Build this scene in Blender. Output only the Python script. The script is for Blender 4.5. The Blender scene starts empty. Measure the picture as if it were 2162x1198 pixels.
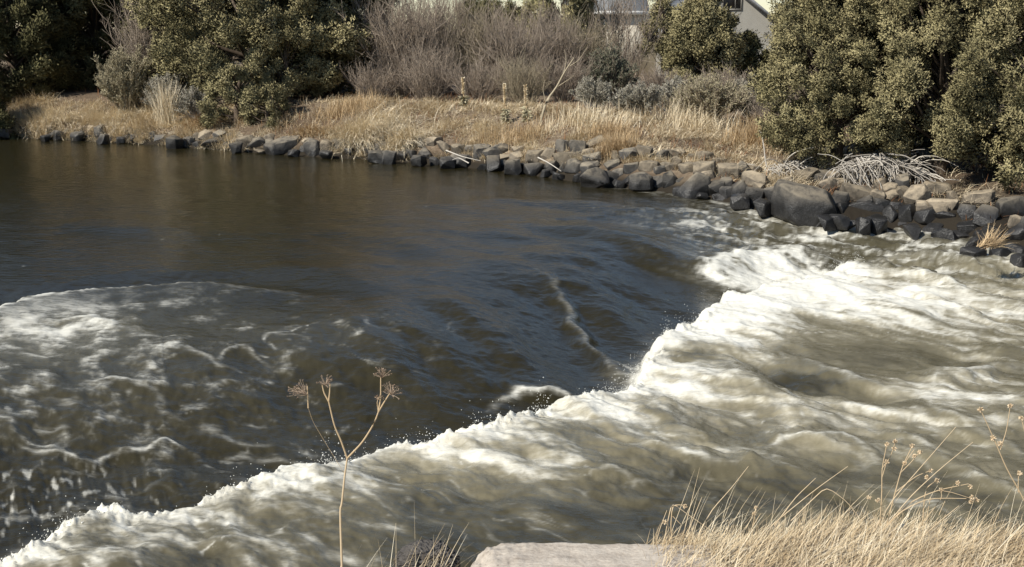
import bpy, math, random
import numpy as np
from mathutils import Vector

R = math.radians
sc = bpy.context.scene
C = sc.collection

# ------------------------------------------------------------------ camera, world, sun, exposure
CAM_Z = 3.2
F = 2610.0                      # focal length in pixels of the 2162 px wide photograph
PITCH = math.atan((599 - 60) / F)
cd = bpy.data.cameras.new('camera')
cam = bpy.data.objects.new('camera', cd); C.objects.link(cam)
cam.location = (0, 0, CAM_Z)
cam.rotation_euler = (math.pi / 2 - PITCH, 0, 0)
cd.sensor_width = 36.0
cd.lens = F / 2162 * 36.0
cd.clip_start = 0.05
cd.clip_end = 5000
sc.camera = cam

SUN_EL, SUN_AZ = R(40), R(-131)      # azimuth measured clockwise from +Y (view direction)
w = bpy.data.worlds.new('World'); sc.world = w; w.use_nodes = True
nt = w.node_tree
sky = nt.nodes.new('ShaderNodeTexSky'); sky.sky_type = 'NISHITA'; sky.sun_disc = False
sky.sun_elevation = SUN_EL; sky.sun_rotation = SUN_AZ
sky.air_density = 1.0; sky.dust_density = 0.1; sky.ozone_density = 1.6
bg = nt.nodes['Background']; bg.inputs[1].default_value = 0.085
nt.links.new(sky.outputs[0], bg.inputs[0])
sd = bpy.data.lights.new('sun', 'SUN'); sd.energy = 4.9; sd.angle = R(0.5); sd.color = (1.0, 0.945, 0.84)
so = bpy.data.objects.new('sun', sd); C.objects.link(so)
sdir = Vector((math.sin(SUN_AZ) * math.cos(SUN_EL), math.cos(SUN_AZ) * math.cos(SUN_EL), math.sin(SUN_EL)))
so.rotation_euler = sdir.to_track_quat('Z', 'Y').to_euler()
so.location = (0, 0, 30)
sc.view_settings.view_transform = 'Standard'
sc.view_settings.look = 'None'
sc.view_settings.gamma = 1
sc.view_settings.exposure = 0.28
sc.view_settings.use_curve_mapping = False
sc.cycles.max_bounces = 6
sc.cycles.transparent_max_bounces = 8

# ------------------------------------------------------------------ projection helpers
SP, CP = math.sin(PITCH), math.cos(PITCH)
def ray(px, py):
    xc = (px - 1081) / F; yc = -(py - 599) / F
    return np.array([xc, CP + yc * SP, -SP + yc * CP])
def on_z(px, py, z=0.0):
    d = ray(px, py); t = (z - CAM_Z) / d[2]
    return np.array([d[0] * t, d[1] * t, z])
def at_y(px, py, Y):
    d = ray(px, py); t = Y / d[1]
    return np.array([d[0] * t, Y, CAM_Z + d[2] * t])
def ss(a, b, x):
    t = np.clip((x - a) / (b - a), 0, 1); return t * t * (3 - 2 * t)

# ------------------------------------------------------------------ noise
_rs = np.random.RandomState(7)
_P = _rs.permutation(4096)
_G = _rs.uniform(0, 2 * np.pi, 4096); _GX = np.cos(_G); _GY = np.sin(_G)
def pn(x, y, seed=0):
    x = np.asarray(x, float) + seed * 17.31; y = np.asarray(y, float) - seed * 9.77
    xi = np.floor(x).astype(np.int64); yi = np.floor(y).astype(np.int64)
    xf = x - xi; yf = y - yi
    def g(ix, iy, dx, dy):
        h = _P[(_P[ix & 4095] + iy) & 4095]
        return _GX[h] * dx + _GY[h] * dy
    u = xf ** 3 * (xf * (xf * 6 - 15) + 10); v = yf ** 3 * (yf * (yf * 6 - 15) + 10)
    a = g(xi, yi, xf, yf); b = g(xi + 1, yi, xf - 1, yf)
    c = g(xi, yi + 1, xf, yf - 1); d = g(xi + 1, yi + 1, xf - 1, yf - 1)
    return ((a + (b - a) * u) + ((c + (d - c) * u) - (a + (b - a) * u)) * v) * 1.5
def fbm(x, y, o=4, seed=0, gain=0.5):
    s = 0; a = 1.0; n = 0
    for i in range(o):
        s = s + a * pn(x * 2.03 ** i, y * 2.03 ** i, seed + i * 3); n += a; a *= gain
    return s / n
def ridge(x, y, o=4, seed=0):
    s = 0; a = 1.0; n = 0
    for i in range(o):
        s = s + a * (1 - np.abs(pn(x * 2.1 ** i, y * 2.1 ** i, seed + i * 5)) * 1.6); n += a; a *= 0.55
    return s / n
def inside(x, y, poly):
    res = np.zeros(x.shape, bool); n = len(poly)
    for i in range(n):
        x1, y1 = poly[i][:2]; x2, y2 = poly[(i + 1) % n][:2]
        if y1 == y2: continue
        c = (y1 > y) != (y2 > y)
        res ^= c & (x < (x2 - x1) * (y - y1) / (y2 - y1) + x1)
    return res
def polydist(x, y, pts, close):
    """signed distance to a line: positive inside the area the line and the closing points enclose"""
    d, t = segdist(x, y, pts)
    ins = inside(x, y, list(pts) + list(close))
    return np.where(ins, d, -d), t * (len(pts) - 1)
def segdist(x, y, pts):
    best = np.full(x.shape, 1e9); tt = np.zeros(x.shape); n = len(pts) - 1
    for i in range(n):
        ax, ay = pts[i][:2]; bx, by = pts[i + 1][:2]
        dx, dy = bx - ax, by - ay
        t = np.clip(((x - ax) * dx + (y - ay) * dy) / (dx * dx + dy * dy), 0, 1)
        d = np.hypot(x - (ax + dx * t), y - (ay + dy * t))
        m = d < best
        best = np.where(m, d, best); tt = np.where(m, (i + t) / n, tt)
    return best, tt

# ------------------------------------------------------------------ object helpers
def tag(o, label=None, cat=None, group=None, kind=None):
    if label: o['label'] = label
    if cat: o['category'] = cat
    if group: o['group'] = group
    if kind: o['kind'] = kind
    return o
def empty(name, loc):
    o = bpy.data.objects.new(name, None); o.location = [float(v) for v in loc]; o.empty_display_size = 0.2
    C.objects.link(o); return o
def mesh_np(name, V, Fc, mat, parent=None, attrs=None, smooth=False, origin=None):
    """V (n,3) world coordinates, Fc (m,k) faces; origin moves the object's pivot there"""
    V = np.asarray(V, np.float64); Fc = np.asarray(Fc, np.int32)
    org = np.zeros(3) if origin is None else np.asarray(origin, float)
    if parent is not None: org = np.array(parent.location)
    V = V - org
    me = bpy.data.meshes.new(name)
    m, k = Fc.shape
    me.vertices.add(len(V)); me.vertices.foreach_set('co', V.astype(np.float32).ravel())
    me.loops.add(m * k); me.loops.foreach_set('vertex_index', Fc.ravel())
    me.polygons.add(m)
    me.polygons.foreach_set('loop_start', np.arange(0, m * k, k, dtype=np.int32))
    me.polygons.foreach_set('loop_total', np.full(m, k, np.int32))
    if smooth: me.polygons.foreach_set('use_smooth', np.ones(m, bool))
    for an, av in (attrs or {}).items():
        av = np.asarray(av, np.float32)
        if av.ndim == 2: me.attributes.new(an, 'FLOAT_VECTOR', 'POINT').data.foreach_set('vector', av.ravel())
        else: me.attributes.new(an, 'FLOAT', 'POINT').data.foreach_set('value', av)
    me.update(calc_edges=True)
    me.materials.append(mat)
    o = bpy.data.objects.new(name, me); C.objects.link(o)
    if parent is not None: o.parent = parent
    else: o.location = [float(v) for v in org]
    return o

class MB:
    """collects quads or triangles (triangles stored as quads with their last corner doubled are avoided: tris kept apart)"""
    def __init__(s): s.v = []; s.f = []; s.t = []; s.n = 0
    def add(s, V, Fc, T=None):
        V = np.asarray(V, float).reshape(-1, 3); s.v.append(V); s.f.append(np.asarray(Fc, np.int64) + s.n)
        s.t.append(np.zeros(len(V)) if T is None else np.asarray(T, float)); s.n += len(V)
    def build(s, name, mat, parent=None, smooth=False, origin=None):
        return mesh_np(name, np.concatenate(s.v), np.concatenate(s.f), mat, parent, {'tint': np.concatenate(s.t)}, smooth, origin)

def nrm(a): return a / (np.linalg.norm(a, axis=-1, keepdims=True) + 1e-9)

def tubes(mb, Pts, Rad, sides=3, tint=None):
    """Pts (n,k,3) polylines, Rad (n,k) radii -> quads"""
    Pts = np.asarray(Pts, float); n, k, _ = Pts.shape
    Rad = np.broadcast_to(Rad, (n, k))
    T = nrm(np.gradient(Pts, axis=1))
    ref = np.where(np.abs(T[..., 2:3]) > 0.9, np.array([1.0, 0, 0]), np.array([0, 0, 1.0]))
    A = nrm(np.cross(T, ref)); B = np.cross(T, A)
    ang = np.arange(sides) * 2 * np.pi / sides
    ring = Pts[:, :, None, :] + Rad[:, :, None, None] * (np.cos(ang)[None, None, :, None] * A[:, :, None, :] + np.sin(ang)[None, None, :, None] * B[:, :, None, :])
    idx = np.arange(n * k * sides).reshape(n, k, sides)
    a = idx[:, :-1, :]; b = np.roll(a, -1, axis=2); d = idx[:, 1:, :]; c = np.roll(d, -1, axis=2)
    Fq = np.stack([a, b, c, d], -1).reshape(-1, 4)
    tt = np.zeros((n, k, sides)) if tint is None else np.broadcast_to(np.asarray(tint)[:, None, None], (n, k, sides))
    mb.add(ring.reshape(-1, 3), Fq, tt.ravel())

def flecks(mb, P, D, L, W, rs, tint):
    """small leaf-sized diamonds at P pointing along D"""
    n = len(P); D = nrm(D)
    S = nrm(np.cross(D, rs.normal(size=(n, 3))))
    L = np.broadcast_to(L, n)[:, None]; W = np.broadcast_to(W, n)[:, None]
    V = np.stack([P, P + D * L * .5 + S * W * .5, P + D * L, P + D * L * .5 - S * W * .5], 1)
    mb.add(V.reshape(-1, 3), np.arange(n * 4).reshape(n, 4), np.repeat(tint, 4))

def blades(mb, P, az, lean, L, W, droop, tint, k=5):
    """grass blades: bent ribbons"""
    n = len(P)
    t = np.linspace(0, 1, k)[None, :]
    ang = lean[:, None] + droop[:, None] * t ** 1.3         # angle from vertical along the blade
    dt = L[:, None] / (k - 1)
    hx = np.cumsum(np.sin(ang) * dt, 1) - np.sin(ang[:, :1]) * dt
    hz = np.cumsum(np.cos(ang) * dt, 1) - np.cos(ang[:, :1]) * dt
    dx, dy = np.cos(az)[:, None], np.sin(az)[:, None]
    cen = np.stack([P[:, 0:1] + dx * hx, P[:, 1:2] + dy * hx, P[:, 2:3] + hz], -1)
    wv = W[:, None] * (1 - t ** 1.6 * 0.85) * .5
    # face the blade's broad side partly at random
    ra = az[:, None] + np.pi / 2
    side = np.stack([np.cos(ra) * wv, np.sin(ra) * wv, wv * 0.3], -1)
    V = np.stack([cen - side, cen + side], 2)               # n,k,2,3
    idx = np.arange(n * k * 2).reshape(n, k, 2)
    Fq = np.stack([idx[:, :-1, 0], idx[:, :-1, 1], idx[:, 1:, 1], idx[:, 1:, 0]], -1).reshape(-1, 4)
    mb.add(V.reshape(-1, 3), Fq, np.repeat(tint, k * 2))

# ------------------------------------------------------------------ materials
def mat(name):
    m = bpy.data.materials.new(name); m.use_nodes = True
    t = m.node_tree; return m, t, t.nodes['Principled BSDF']
def N(t, typ, **kw):
    n = t.nodes.new(typ)
    for k, v in kw.items():
        if k in ('operation', 'data_type', 'attribute_name', 'blend_type', 'noise_dimensions', 'feature', 'distance'): setattr(n, k, v)
        else: n.inputs[k].default_value = v
    return n
def ramp(t, src, stops):
    r = t.nodes.new('ShaderNodeValToRGB'); e = r.color_ramp.elements
    while len(e) < len(stops): e.new(0.5)
    for el, (p, c) in zip(e, stops): el.position = p; el.color = (*c, 1)
    t.links.new(src, r.inputs[0]); return r.outputs[0]
def tinted(name, stops, rough=0.8, spec=0.2, noise=None, soft=False):
    """colour from the per-vertex tint attribute, varied by a fine noise"""
    m, t, b = mat(name)
    a = N(t, 'ShaderNodeAttribute', attribute_name='tint')
    src = a.outputs['Fac']
    if noise:
        tc = t.nodes.new('ShaderNodeTexCoord')
        no = N(t, 'ShaderNodeTexNoise', Scale=noise[0], Detail=4.0)
        t.links.new(tc.outputs['Object'], no.inputs['Vector'])
        ma = N(t, 'ShaderNodeMath', operation='MULTIPLY_ADD'); ma.inputs[1].default_value = noise[1]; ma.inputs[2].default_value = -noise[1] / 2
        t.links.new(no.outputs['Fac'], ma.inputs[0])
        ad = N(t, 'ShaderNodeMath', operation='ADD'); t.links.new(src, ad.inputs[0]); t.links.new(ma.outputs[0], ad.inputs[1])
        src = ad.outputs[0]
    t.links.new(ramp(t, src, stops), b.inputs['Base Color'])
    b.inputs['Roughness'].default_value = rough
    b.inputs['Specular IOR Level'].default_value = spec
    if soft:      # sprays of scale leaves shade as one rounded tuft
        na = N(t, 'ShaderNodeAttribute', attribute_name='tuft'); gn = t.nodes.new('ShaderNodeNewGeometry')
        v1 = N(t, 'ShaderNodeVectorMath', operation='SCALE'); v1.inputs['Scale'].default_value = .45; t.links.new(gn.outputs['Normal'], v1.inputs[0])
        v2 = N(t, 'ShaderNodeVectorMath', operation='ADD'); t.links.new(v1.outputs[0], v2.inputs[0]); t.links.new(na.outputs['Vector'], v2.inputs[1])
        v3 = N(t, 'ShaderNodeVectorMath', operation='NORMALIZE'); t.links.new(v2.outputs[0], v3.inputs[0]); t.links.new(v3.outputs[0], b.inputs['Normal'])
    return m

M = {}
M['juniper'] = tinted('juniper_foliage', [(0, (.11, .10, .052)), (.45, (.33, .29, .152)), (.8, (.48, .415, .23)), (1, (.56, .47, .29))], .8, .1, (1.3, .5), True)
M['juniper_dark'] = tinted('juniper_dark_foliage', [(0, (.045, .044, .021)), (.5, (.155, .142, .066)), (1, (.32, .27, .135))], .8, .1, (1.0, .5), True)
M['bark'] = tinted('juniper_bark', [(0, (.05, .038, .028)), (.5, (.11, .085, .065)), (1, (.2, .17, .14))], .9, .1, (14, .8))
M['twig_pink'] = tinted('bare_twig', [(0, (.13, .103, .082)), (.5, (.265, .215, .17)), (1, (.42, .35, .28))], .85, .1, (2.0, .4))
M['twig_tan'] = tinted('tan_twig', [(0, (.16, .13, .09)), (.5, (.28, .235, .165)), (1, (.42, .36, .26))], .85, .1, (2.0, .4))
M['twig_grey'] = tinted('bleached_twig', [(0, (.20, .18, .16)), (.5, (.36, .33, .29)), (1, (.52, .48, .42))], .8, .1, (6.0, .4))
M['sage'] = tinted('sage_foliage', [(0, (.12, .12, .095)), (.5, (.31, .285, .225)), (1, (.46, .43, .35))], .85, .1, (2.5, .4))
M['sage_green'] = tinted('sage_green_foliage', [(0, (.075, .08, .055)), (.5, (.14, .145, .10)), (1, (.24, .23, .17))], .85, .1, (2.5, .4))
M['rabbit'] = tinted('rabbitbrush_foliage', [(0, (.14, .13, .075)), (.5, (.36, .32, .21)), (1, (.56, .49, .34))], .85, .1, (2.5, .4))
M['straw'] = tinted('dry_grass', [(0, (.27, .195, .105)), (.32, (.56, .455, .30)), (.65, (.73, .62, .44)), (1, (.84, .76, .59))], .65, .25, (1.1, .35))
M['straw_near'] = tinted('dry_grass_near', [(0, (.22, .155, .085)), (.4, (.46, .35, .21)), (.75, (.64, .53, .36)), (1, (.78, .70, .54))], .6, .3)
M['rust'] = tinted('rust_weed', [(0, (.20, .125, .06)), (.5, (.44, .315, .18)), (1, (.62, .48, .30))], .8, .1, (3.0, .4))
M['dead_leaf'] = tinted('dead_leaf', [(0, (.10, .045, .022)), (.5, (.20, .10, .05)), (1, (.32, .19, .11))], .85, .1, (3.0, .4))
M['stem'] = tinted('dry_stem', [(0, (.30, .20, .11)), (.5, (.48, .36, .22)), (1, (.66, .54, .38))], .6, .25, (20, .3))

# ground
def ground_mat():
    m, t, b = mat('bank_earth')
    g = t.nodes.new('ShaderNodeNewGeometry')
    n1 = N(t, 'ShaderNodeTexNoise', Scale=0.35, Detail=6.0); n2 = N(t, 'ShaderNodeTexNoise', Scale=9.0, Detail=8.0)
    t.links.new(g.outputs['Position'], n1.inputs['Vector']); t.links.new(g.outputs['Position'], n2.inputs['Vector'])
    ad = N(t, 'ShaderNodeMath', operation='MULTIPLY_ADD'); ad.inputs[1].default_value = 0.6
    t.links.new(n2.outputs['Fac'], ad.inputs[0]); t.links.new(n1.outputs['Fac'], ad.inputs[2])
    col = ramp(t, ad.outputs[0], [(.5, (.07, .048, .032)), (.78, (.15, .112, .078)), (1.05, (.28, .225, .16))])
    sp = t.nodes.new('ShaderNodeSeparateXYZ'); t.links.new(g.outputs['Position'], sp.inputs[0])
    wz = N(t, 'ShaderNodeMapRange'); t.links.new(sp.outputs['Z'], wz.inputs['Value']); wz.inputs['From Min'].default_value = .10; wz.inputs['From Max'].default_value = .34
    mxx = t.nodes.new('ShaderNodeMix'); mxx.data_type = 'RGBA'; t.links.new(wz.outputs[0], mxx.inputs['Factor']); mxx.inputs[6].default_value = (.028, .023, .017, 1); t.links.new(col, mxx.inputs[7])
    t.links.new(mxx.outputs[2], b.inputs['Base Color']); b.inputs['Roughness'].default_value = .95; b.inputs['Specular IOR Level'].default_value = .1
    bp = N(t, 'ShaderNodeBump', Strength=.6, Distance=.05); t.links.new(n2.outputs['Fac'], bp.inputs['Height']); t.links.new(bp.outputs[0], b.inputs['Normal'])
    return m
M['ground'] = ground_mat()

def rock_mat(name, dark, dust, wet_z):
    m, t, b = mat(name)
    g = t.nodes.new('ShaderNodeNewGeometry'); tc = t.nodes.new('ShaderNodeTexCoord'); oi = t.nodes.new('ShaderNodeObjectInfo')
    sep = t.nodes.new('ShaderNodeSeparateXYZ'); t.links.new(g.outputs['Normal'], sep.inputs[0])
    sp = t.nodes.new('ShaderNodeSeparateXYZ'); t.links.new(g.outputs['Position'], sp.inputs[0])
    n1 = N(t, 'ShaderNodeTexNoise', Scale=5.0, Detail=8.0, Roughness=.65); t.links.new(g.outputs['Position'], n1.inputs['Vector'])
    n2 = N(t, 'ShaderNodeTexNoise', Scale=38.0, Detail=5.0); t.links.new(g.outputs['Position'], n2.inputs['Vector'])
    base = ramp(t, n1.outputs['Fac'], [(.3, tuple(c * .6 for c in dark)), (.5, dark), (.72, tuple(min(c * 1.7, 1) for c in dark))])
    # settled dust and lichen on dry, upward faces
    up = N(t, 'ShaderNodeMapRange'); t.links.new(sep.outputs['Z'], up.inputs['Value']); up.inputs['From Min'].default_value = -.15; up.inputs['From Max'].default_value = .75
    nm = N(t, 'ShaderNodeMapRange'); t.links.new(n1.outputs['Fac'], nm.inputs['Value']); nm.inputs['From Min'].default_value = .32; nm.inputs['From Max'].default_value = .55
    dm = N(t, 'ShaderNodeMath', operation='MULTIPLY'); t.links.new(up.outputs[0], dm.inputs[0]); t.links.new(nm.outputs[0], dm.inputs[1])
    # wet line above the water
    wz = N(t, 'ShaderNodeMapRange'); t.links.new(sp.outputs['Z'], wz.inputs['Value']); wz.inputs['From Min'].default_value = wet_z; wz.inputs['From Max'].default_value = wet_z + .22
    wn = N(t, 'ShaderNodeMath', operation='MULTIPLY'); t.links.new(dm.outputs[0], wn.inputs[0]); t.links.new(wz.outputs[0], wn.inputs[1])
    mx = t.nodes.new('ShaderNodeMix'); mx.data_type = 'RGBA'; t.links.new(wn.outputs[0], mx.inputs['Factor']); t.links.new(base, mx.inputs[6])
    mx.inputs[7].default_value = (*dust, 1)
    m3 = t.nodes.new('ShaderNodeMix'); m3.data_type = 'RGBA'; m3.blend_type = 'MULTIPLY'; m3.inputs['Factor'].default_value = 1
    t.links.new(mx.outputs[2], m3.inputs[6])
    wr = ramp(t, wz.outputs[0], [(0, (.45, .46, .48)), (1, (1, 1, 1))]); t.links.new(wr, m3.inputs[7])
    hsv = t.nodes.new('ShaderNodeHueSaturation'); t.links.new(m3.outputs[2], hsv.inputs['Color'])
    vr = N(t, 'ShaderNodeMapRange'); t.links.new(oi.outputs['Random'], vr.inputs['Value']); vr.inputs['To Min'].default_value = .72; vr.inputs['To Max'].default_value = 1.3
    t.links.new(vr.outputs[0], hsv.inputs['Value'])
    t.links.new(hsv.outputs[0], b.inputs['Base Color'])
    rr = N(t, 'ShaderNodeMapRange'); t.links.new(wz.outputs[0], rr.inputs['Value']); rr.inputs['To Min'].default_value = .35; rr.inputs['To Max'].default_value = .9
    t.links.new(rr.outputs[0], b.inputs['Roughness']); b.inputs['Specular IOR Level'].default_value = .3
    ad = N(t, 'ShaderNodeMath', operation='MULTIPLY_ADD'); ad.inputs[1].default_value = .25
    t.links.new(n2.outputs['Fac'], ad.inputs[0]); t.links.new(n1.outputs['Fac'], ad.inputs[2])
    bp = N(t, 'ShaderNodeBump', Strength=.7, Distance=.05); t.links.new(ad.outputs[0], bp.inputs['Height']); t.links.new(bp.outputs[0], b.inputs['Normal'])
    return m
M['rock'] = rock_mat('basalt', (.062, .059, .056), (.21, .18, .135), .12)
M['rock_dry'] = rock_mat('dusty_basalt', (.12, .102, .08), (.31, .255, .18), -1.5)
M['rock_rust'] = rock_mat('rusty_rock', (.28, .16, .08), (.42, .28, .16), -1.5)

def concrete_mat():
    m, t, b = mat('weathered_concrete')
    g = t.nodes.new('ShaderNodeNewGeometry')
    n1 = N(t, 'ShaderNodeTexNoise', Scale=6.0, Detail=8.0, Roughness=.7); n2 = N(t, 'ShaderNodeTexNoise', Scale=75.0, Detail=4.0)
    mp = t.nodes.new('ShaderNodeMapping'); mp.inputs['Scale'].default_value = (1, 3.2, 1)
    t.links.new(g.outputs['Position'], mp.inputs[0]); t.links.new(mp.outputs[0], n1.inputs['Vector']); t.links.new(g.outputs['Position'], n2.inputs['Vector'])
    a = N(t, 'ShaderNodeMath', operation='MULTIPLY_ADD'); a.inputs[1].default_value = .45
    t.links.new(n2.outputs['Fac'], a.inputs[0]); t.links.new(n1.outputs['Fac'], a.inputs[2])
    col = ramp(t, a.outputs[0], [(.46, (.20, .165, .13)), (.62, (.40, .345, .285)), (.80, (.52, .46, .385)), (1, (.62, .56, .48))])
    vo = N(t, 'ShaderNodeTexVoronoi', Scale=42.0); t.links.new(g.outputs['Position'], vo.inputs['Vector'])
    pit = N(t, 'ShaderNodeMapRange'); t.links.new(vo.outputs['Distance'], pit.inputs['Value']); pit.inputs['From Min'].default_value = .08; pit.inputs['From Max'].default_value = .22
    at = N(t, 'ShaderNodeAttribute', attribute_name='tint')       # worn, broken corner shows its aggregate
    mx = t.nodes.new('ShaderNodeMix'); mx.data_type = 'RGBA'; mx.blend_type = 'MULTIPLY'
    t.links.new(at.outputs['Fac'], mx.inputs['Factor']); t.links.new(col, mx.inputs[6])
    t.links.new(ramp(t, pit.outputs[0], [(0, (.25, .22, .2)), (1, (1.0, 1.0, 1.0))]), mx.inputs[7])
    t.links.new(mx.outputs[2], b.inputs['Base Color']); b.inputs['Roughness'].default_value = .9; b.inputs['Specular IOR Level'].default_value = .2
    bp = N(t, 'ShaderNodeBump', Strength=.5, Distance=.012); t.links.new(a.outputs[0], bp.inputs['Height']); t.links.new(bp.outputs[0], b.inputs['Normal'])
    return m
M['concrete'] = concrete_mat()

def plain(name, col, rough=.7, nscale=8, amt=.25, spec=.3):
    m, t, b = mat(name)
    tc = t.nodes.new('ShaderNodeTexCoord'); n = N(t, 'ShaderNodeTexNoise', Scale=float(nscale), Detail=5.0)
    t.links.new(tc.outputs['Object'], n.inputs['Vector'])
    t.links.new(ramp(t, n.outputs['Fac'], [(.3, tuple(c * (1 - amt) for c in col)), (.7, tuple(min(1, c * (1 + amt)) for c in col))]), b.inputs['Base Color'])
    b.inputs['Roughness'].default_value = rough; b.inputs['Specular IOR Level'].default_value = spec
    return m
M['siding'] = plain('house_siding', (.30, .285, .25), .7, 3, .08)
M['cream'] = plain('cream_wall', (.72, .66, .54), .7, 3, .08)
M['white'] = plain('white_trim', (.80, .78, .73), .5, 3, .05)
M['shingle'] = plain('grey_shingles', (.20, .205, .21), .8, 25, .25)
M['glass'] = plain('dark_window_glass', (.015, .017, .02), .08, 3, .1, .6)

def water_mat():
    m, t, b = mat('river_water')
    g = t.nodes.new('ShaderNodeNewGeometry')
    fo = N(t, 'ShaderNodeAttribute', attribute_name='foam'); ae = N(t, 'ShaderNodeAttribute', attribute_name='aer')
    # murky body colour, milkier where air is mixed in
    body = ramp(t, ae.outputs['Fac'], [(0, (.024, .0200, .0085)), (.35, (.060, .053, .032)), (.7, (.178, .158, .104)), (1, (.42, .38, .28))])
    n1 = N(t, 'ShaderNodeTexNoise', Scale=15.0, Detail=9.0, Roughness=.68)
    mp = t.nodes.new('ShaderNodeMapping'); mp.inputs['Rotation'].default_value = (0, 0, R(40)); mp.inputs['Scale'].default_value = (.45, 1.3, 1)
    t.links.new(g.outputs['Position'], mp.inputs[0]); t.links.new(mp.outputs[0], n1.inputs['Vector'])
    rg = N(t, 'ShaderNodeTexNoise', Scale=3.4, Detail=8.0, Roughness=.62); rg.noise_type = 'RIDGED_MULTIFRACTAL'; rg.inputs['Distortion'].default_value = .7
    t.links.new(mp.outputs[0], rg.inputs['Vector'])
    # thin or break the foam sheet a little with fine noise
    a = N(t, 'ShaderNodeMath', operation='MULTIPLY_ADD'); a.inputs[1].default_value = 1.1; a.inputs[2].default_value = -.55
    rgm = N(t, 'ShaderNodeMath', operation='MULTIPLY_ADD'); rgm.inputs[1].default_value = .16; t.links.new(rg.outputs['Fac'], rgm.inputs[0]); 
    nn = N(t, 'ShaderNodeMath', operation='SUBTRACT'); t.links.new(n1.outputs['Fac'], nn.inputs[0]); nn.inputs[1].default_value = .13
    t.links.new(nn.outputs[0], rgm.inputs[2]); t.links.new(rgm.outputs[0], a.inputs[0])
    fm = N(t, 'ShaderNodeMath', operation='MULTIPLY'); t.links.new(a.outputs[0], fm.inputs[0])
    w1 = N(t, 'ShaderNodeMath', operation='MULTIPLY'); w1.inputs[1].default_value = 3.0; w1.use_clamp = True; t.links.new(fo.outputs['Fac'], w1.inputs[0])
    t.links.new(w1.outputs[0], fm.inputs[1])
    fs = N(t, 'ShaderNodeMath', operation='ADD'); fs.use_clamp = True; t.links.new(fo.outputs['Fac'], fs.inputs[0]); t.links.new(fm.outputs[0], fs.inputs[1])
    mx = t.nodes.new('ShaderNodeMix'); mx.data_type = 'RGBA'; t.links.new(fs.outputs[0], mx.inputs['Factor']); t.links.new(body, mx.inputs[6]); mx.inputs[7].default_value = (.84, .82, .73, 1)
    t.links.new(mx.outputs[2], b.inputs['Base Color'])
    rr = N(t, 'ShaderNodeMapRange'); t.links.new(fs.outputs[0], rr.inputs['Value']); rr.inputs['To Min'].default_value = .10; rr.inputs['To Max'].default_value = .7
    t.links.new(rr.outputs[0], b.inputs['Roughness'])
    b.inputs['IOR'].default_value = 1.333
    n2 = N(t, 'ShaderNodeTexNoise', Scale=5.0, Detail=4.0, Roughness=.5)
    mp2 = t.nodes.new('ShaderNodeMapping'); mp2.inputs['Scale'].default_value = (1, 1.6, 1)
    t.links.new(g.outputs['Position'], mp2.inputs[0]); t.links.new(mp2.outputs[0], n2.inputs['Vector'])
    bp = N(t, 'ShaderNodeBump', Strength=.35, Distance=.05); t.links.new(n2.outputs['Fac'], bp.inputs['Height'])
    st = N(t, 'ShaderNodeMapRange'); t.links.new(ae.outputs['Fac'], st.inputs['Value']); st.inputs['To Min'].default_value = .010; st.inputs['To Max'].default_value = .022
    bp2 = N(t, 'ShaderNodeBump', Strength=.5); t.links.new(st.outputs[0], bp2.inputs['Distance']); t.links.new(n1.outputs['Fac'], bp2.inputs['Height']); t.links.new(bp.outputs[0], bp2.inputs['Normal'])
    t.links.new(bp2.outputs[0], b.inputs['Normal'])
    return m
M['water'] = water_mat()
M['spray'] = plain('spray_droplet', (.85, .85, .80), .4, 3, .03)

# ------------------------------------------------------------------ river lines (photograph pixel -> point on the water plane)
def line(pts, z): return [on_z(x, y, z)[:2] for x, y in pts]
SHORE_PX = [(-700, 268), (-200, 283), (0, 290), (200, 300), (330, 307), (500, 322), (640, 332), (780, 338), (900, 348), (1050, 362), (1180, 380), (1300, 395),
            (1430, 412), (1540, 432), (1640, 462), (1760, 480), (1900, 492), (2000, 512), (2070, 545), (2162, 560), (2400, 600), (2900, 690), (3800, 800)]
def shore_z(px): return -0.38 * float(ss(1350, 2100, px))
SHORE = [on_z(x, y, shore_z(x))[:2] for x, y in SHORE_PX]
L1 = line([(-500, 1330), (-100, 1215), (0, 1180), (100, 1125), (250, 1088), (400, 1078), (480, 1062), (540, 1010), (640, 998), (730, 968), (800, 948), (950, 934),
           (1050, 908), (1130, 874), (1220, 850), (1290, 820), (1335, 775), (1378, 722), (1440, 690), (1495, 652), (1545, 628), (1600, 616), (1655, 612), (1720, 585), (1800, 550), (1900, 535), (2000, 542), (2060, 556)], -.38)
L2 = line([(-400, 760), (-100, 690), (0, 665), (60, 642), (200, 622), (300, 613), (450, 610), (600, 618), (710, 634)], 0.0)
L3 = line([(1135, 575), (1185, 608), (1215, 650), (1260, 690), (1320, 722), (1375, 745)], -.1)
L5 = line([(1518, 556), (1550, 538), (1590, 530), (1640, 520), (1700, 512)], -.2)
L4 = line([(1030, 838), (1090, 812), (1160, 806), (1230, 815), (1290, 800)], -.3)

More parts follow.
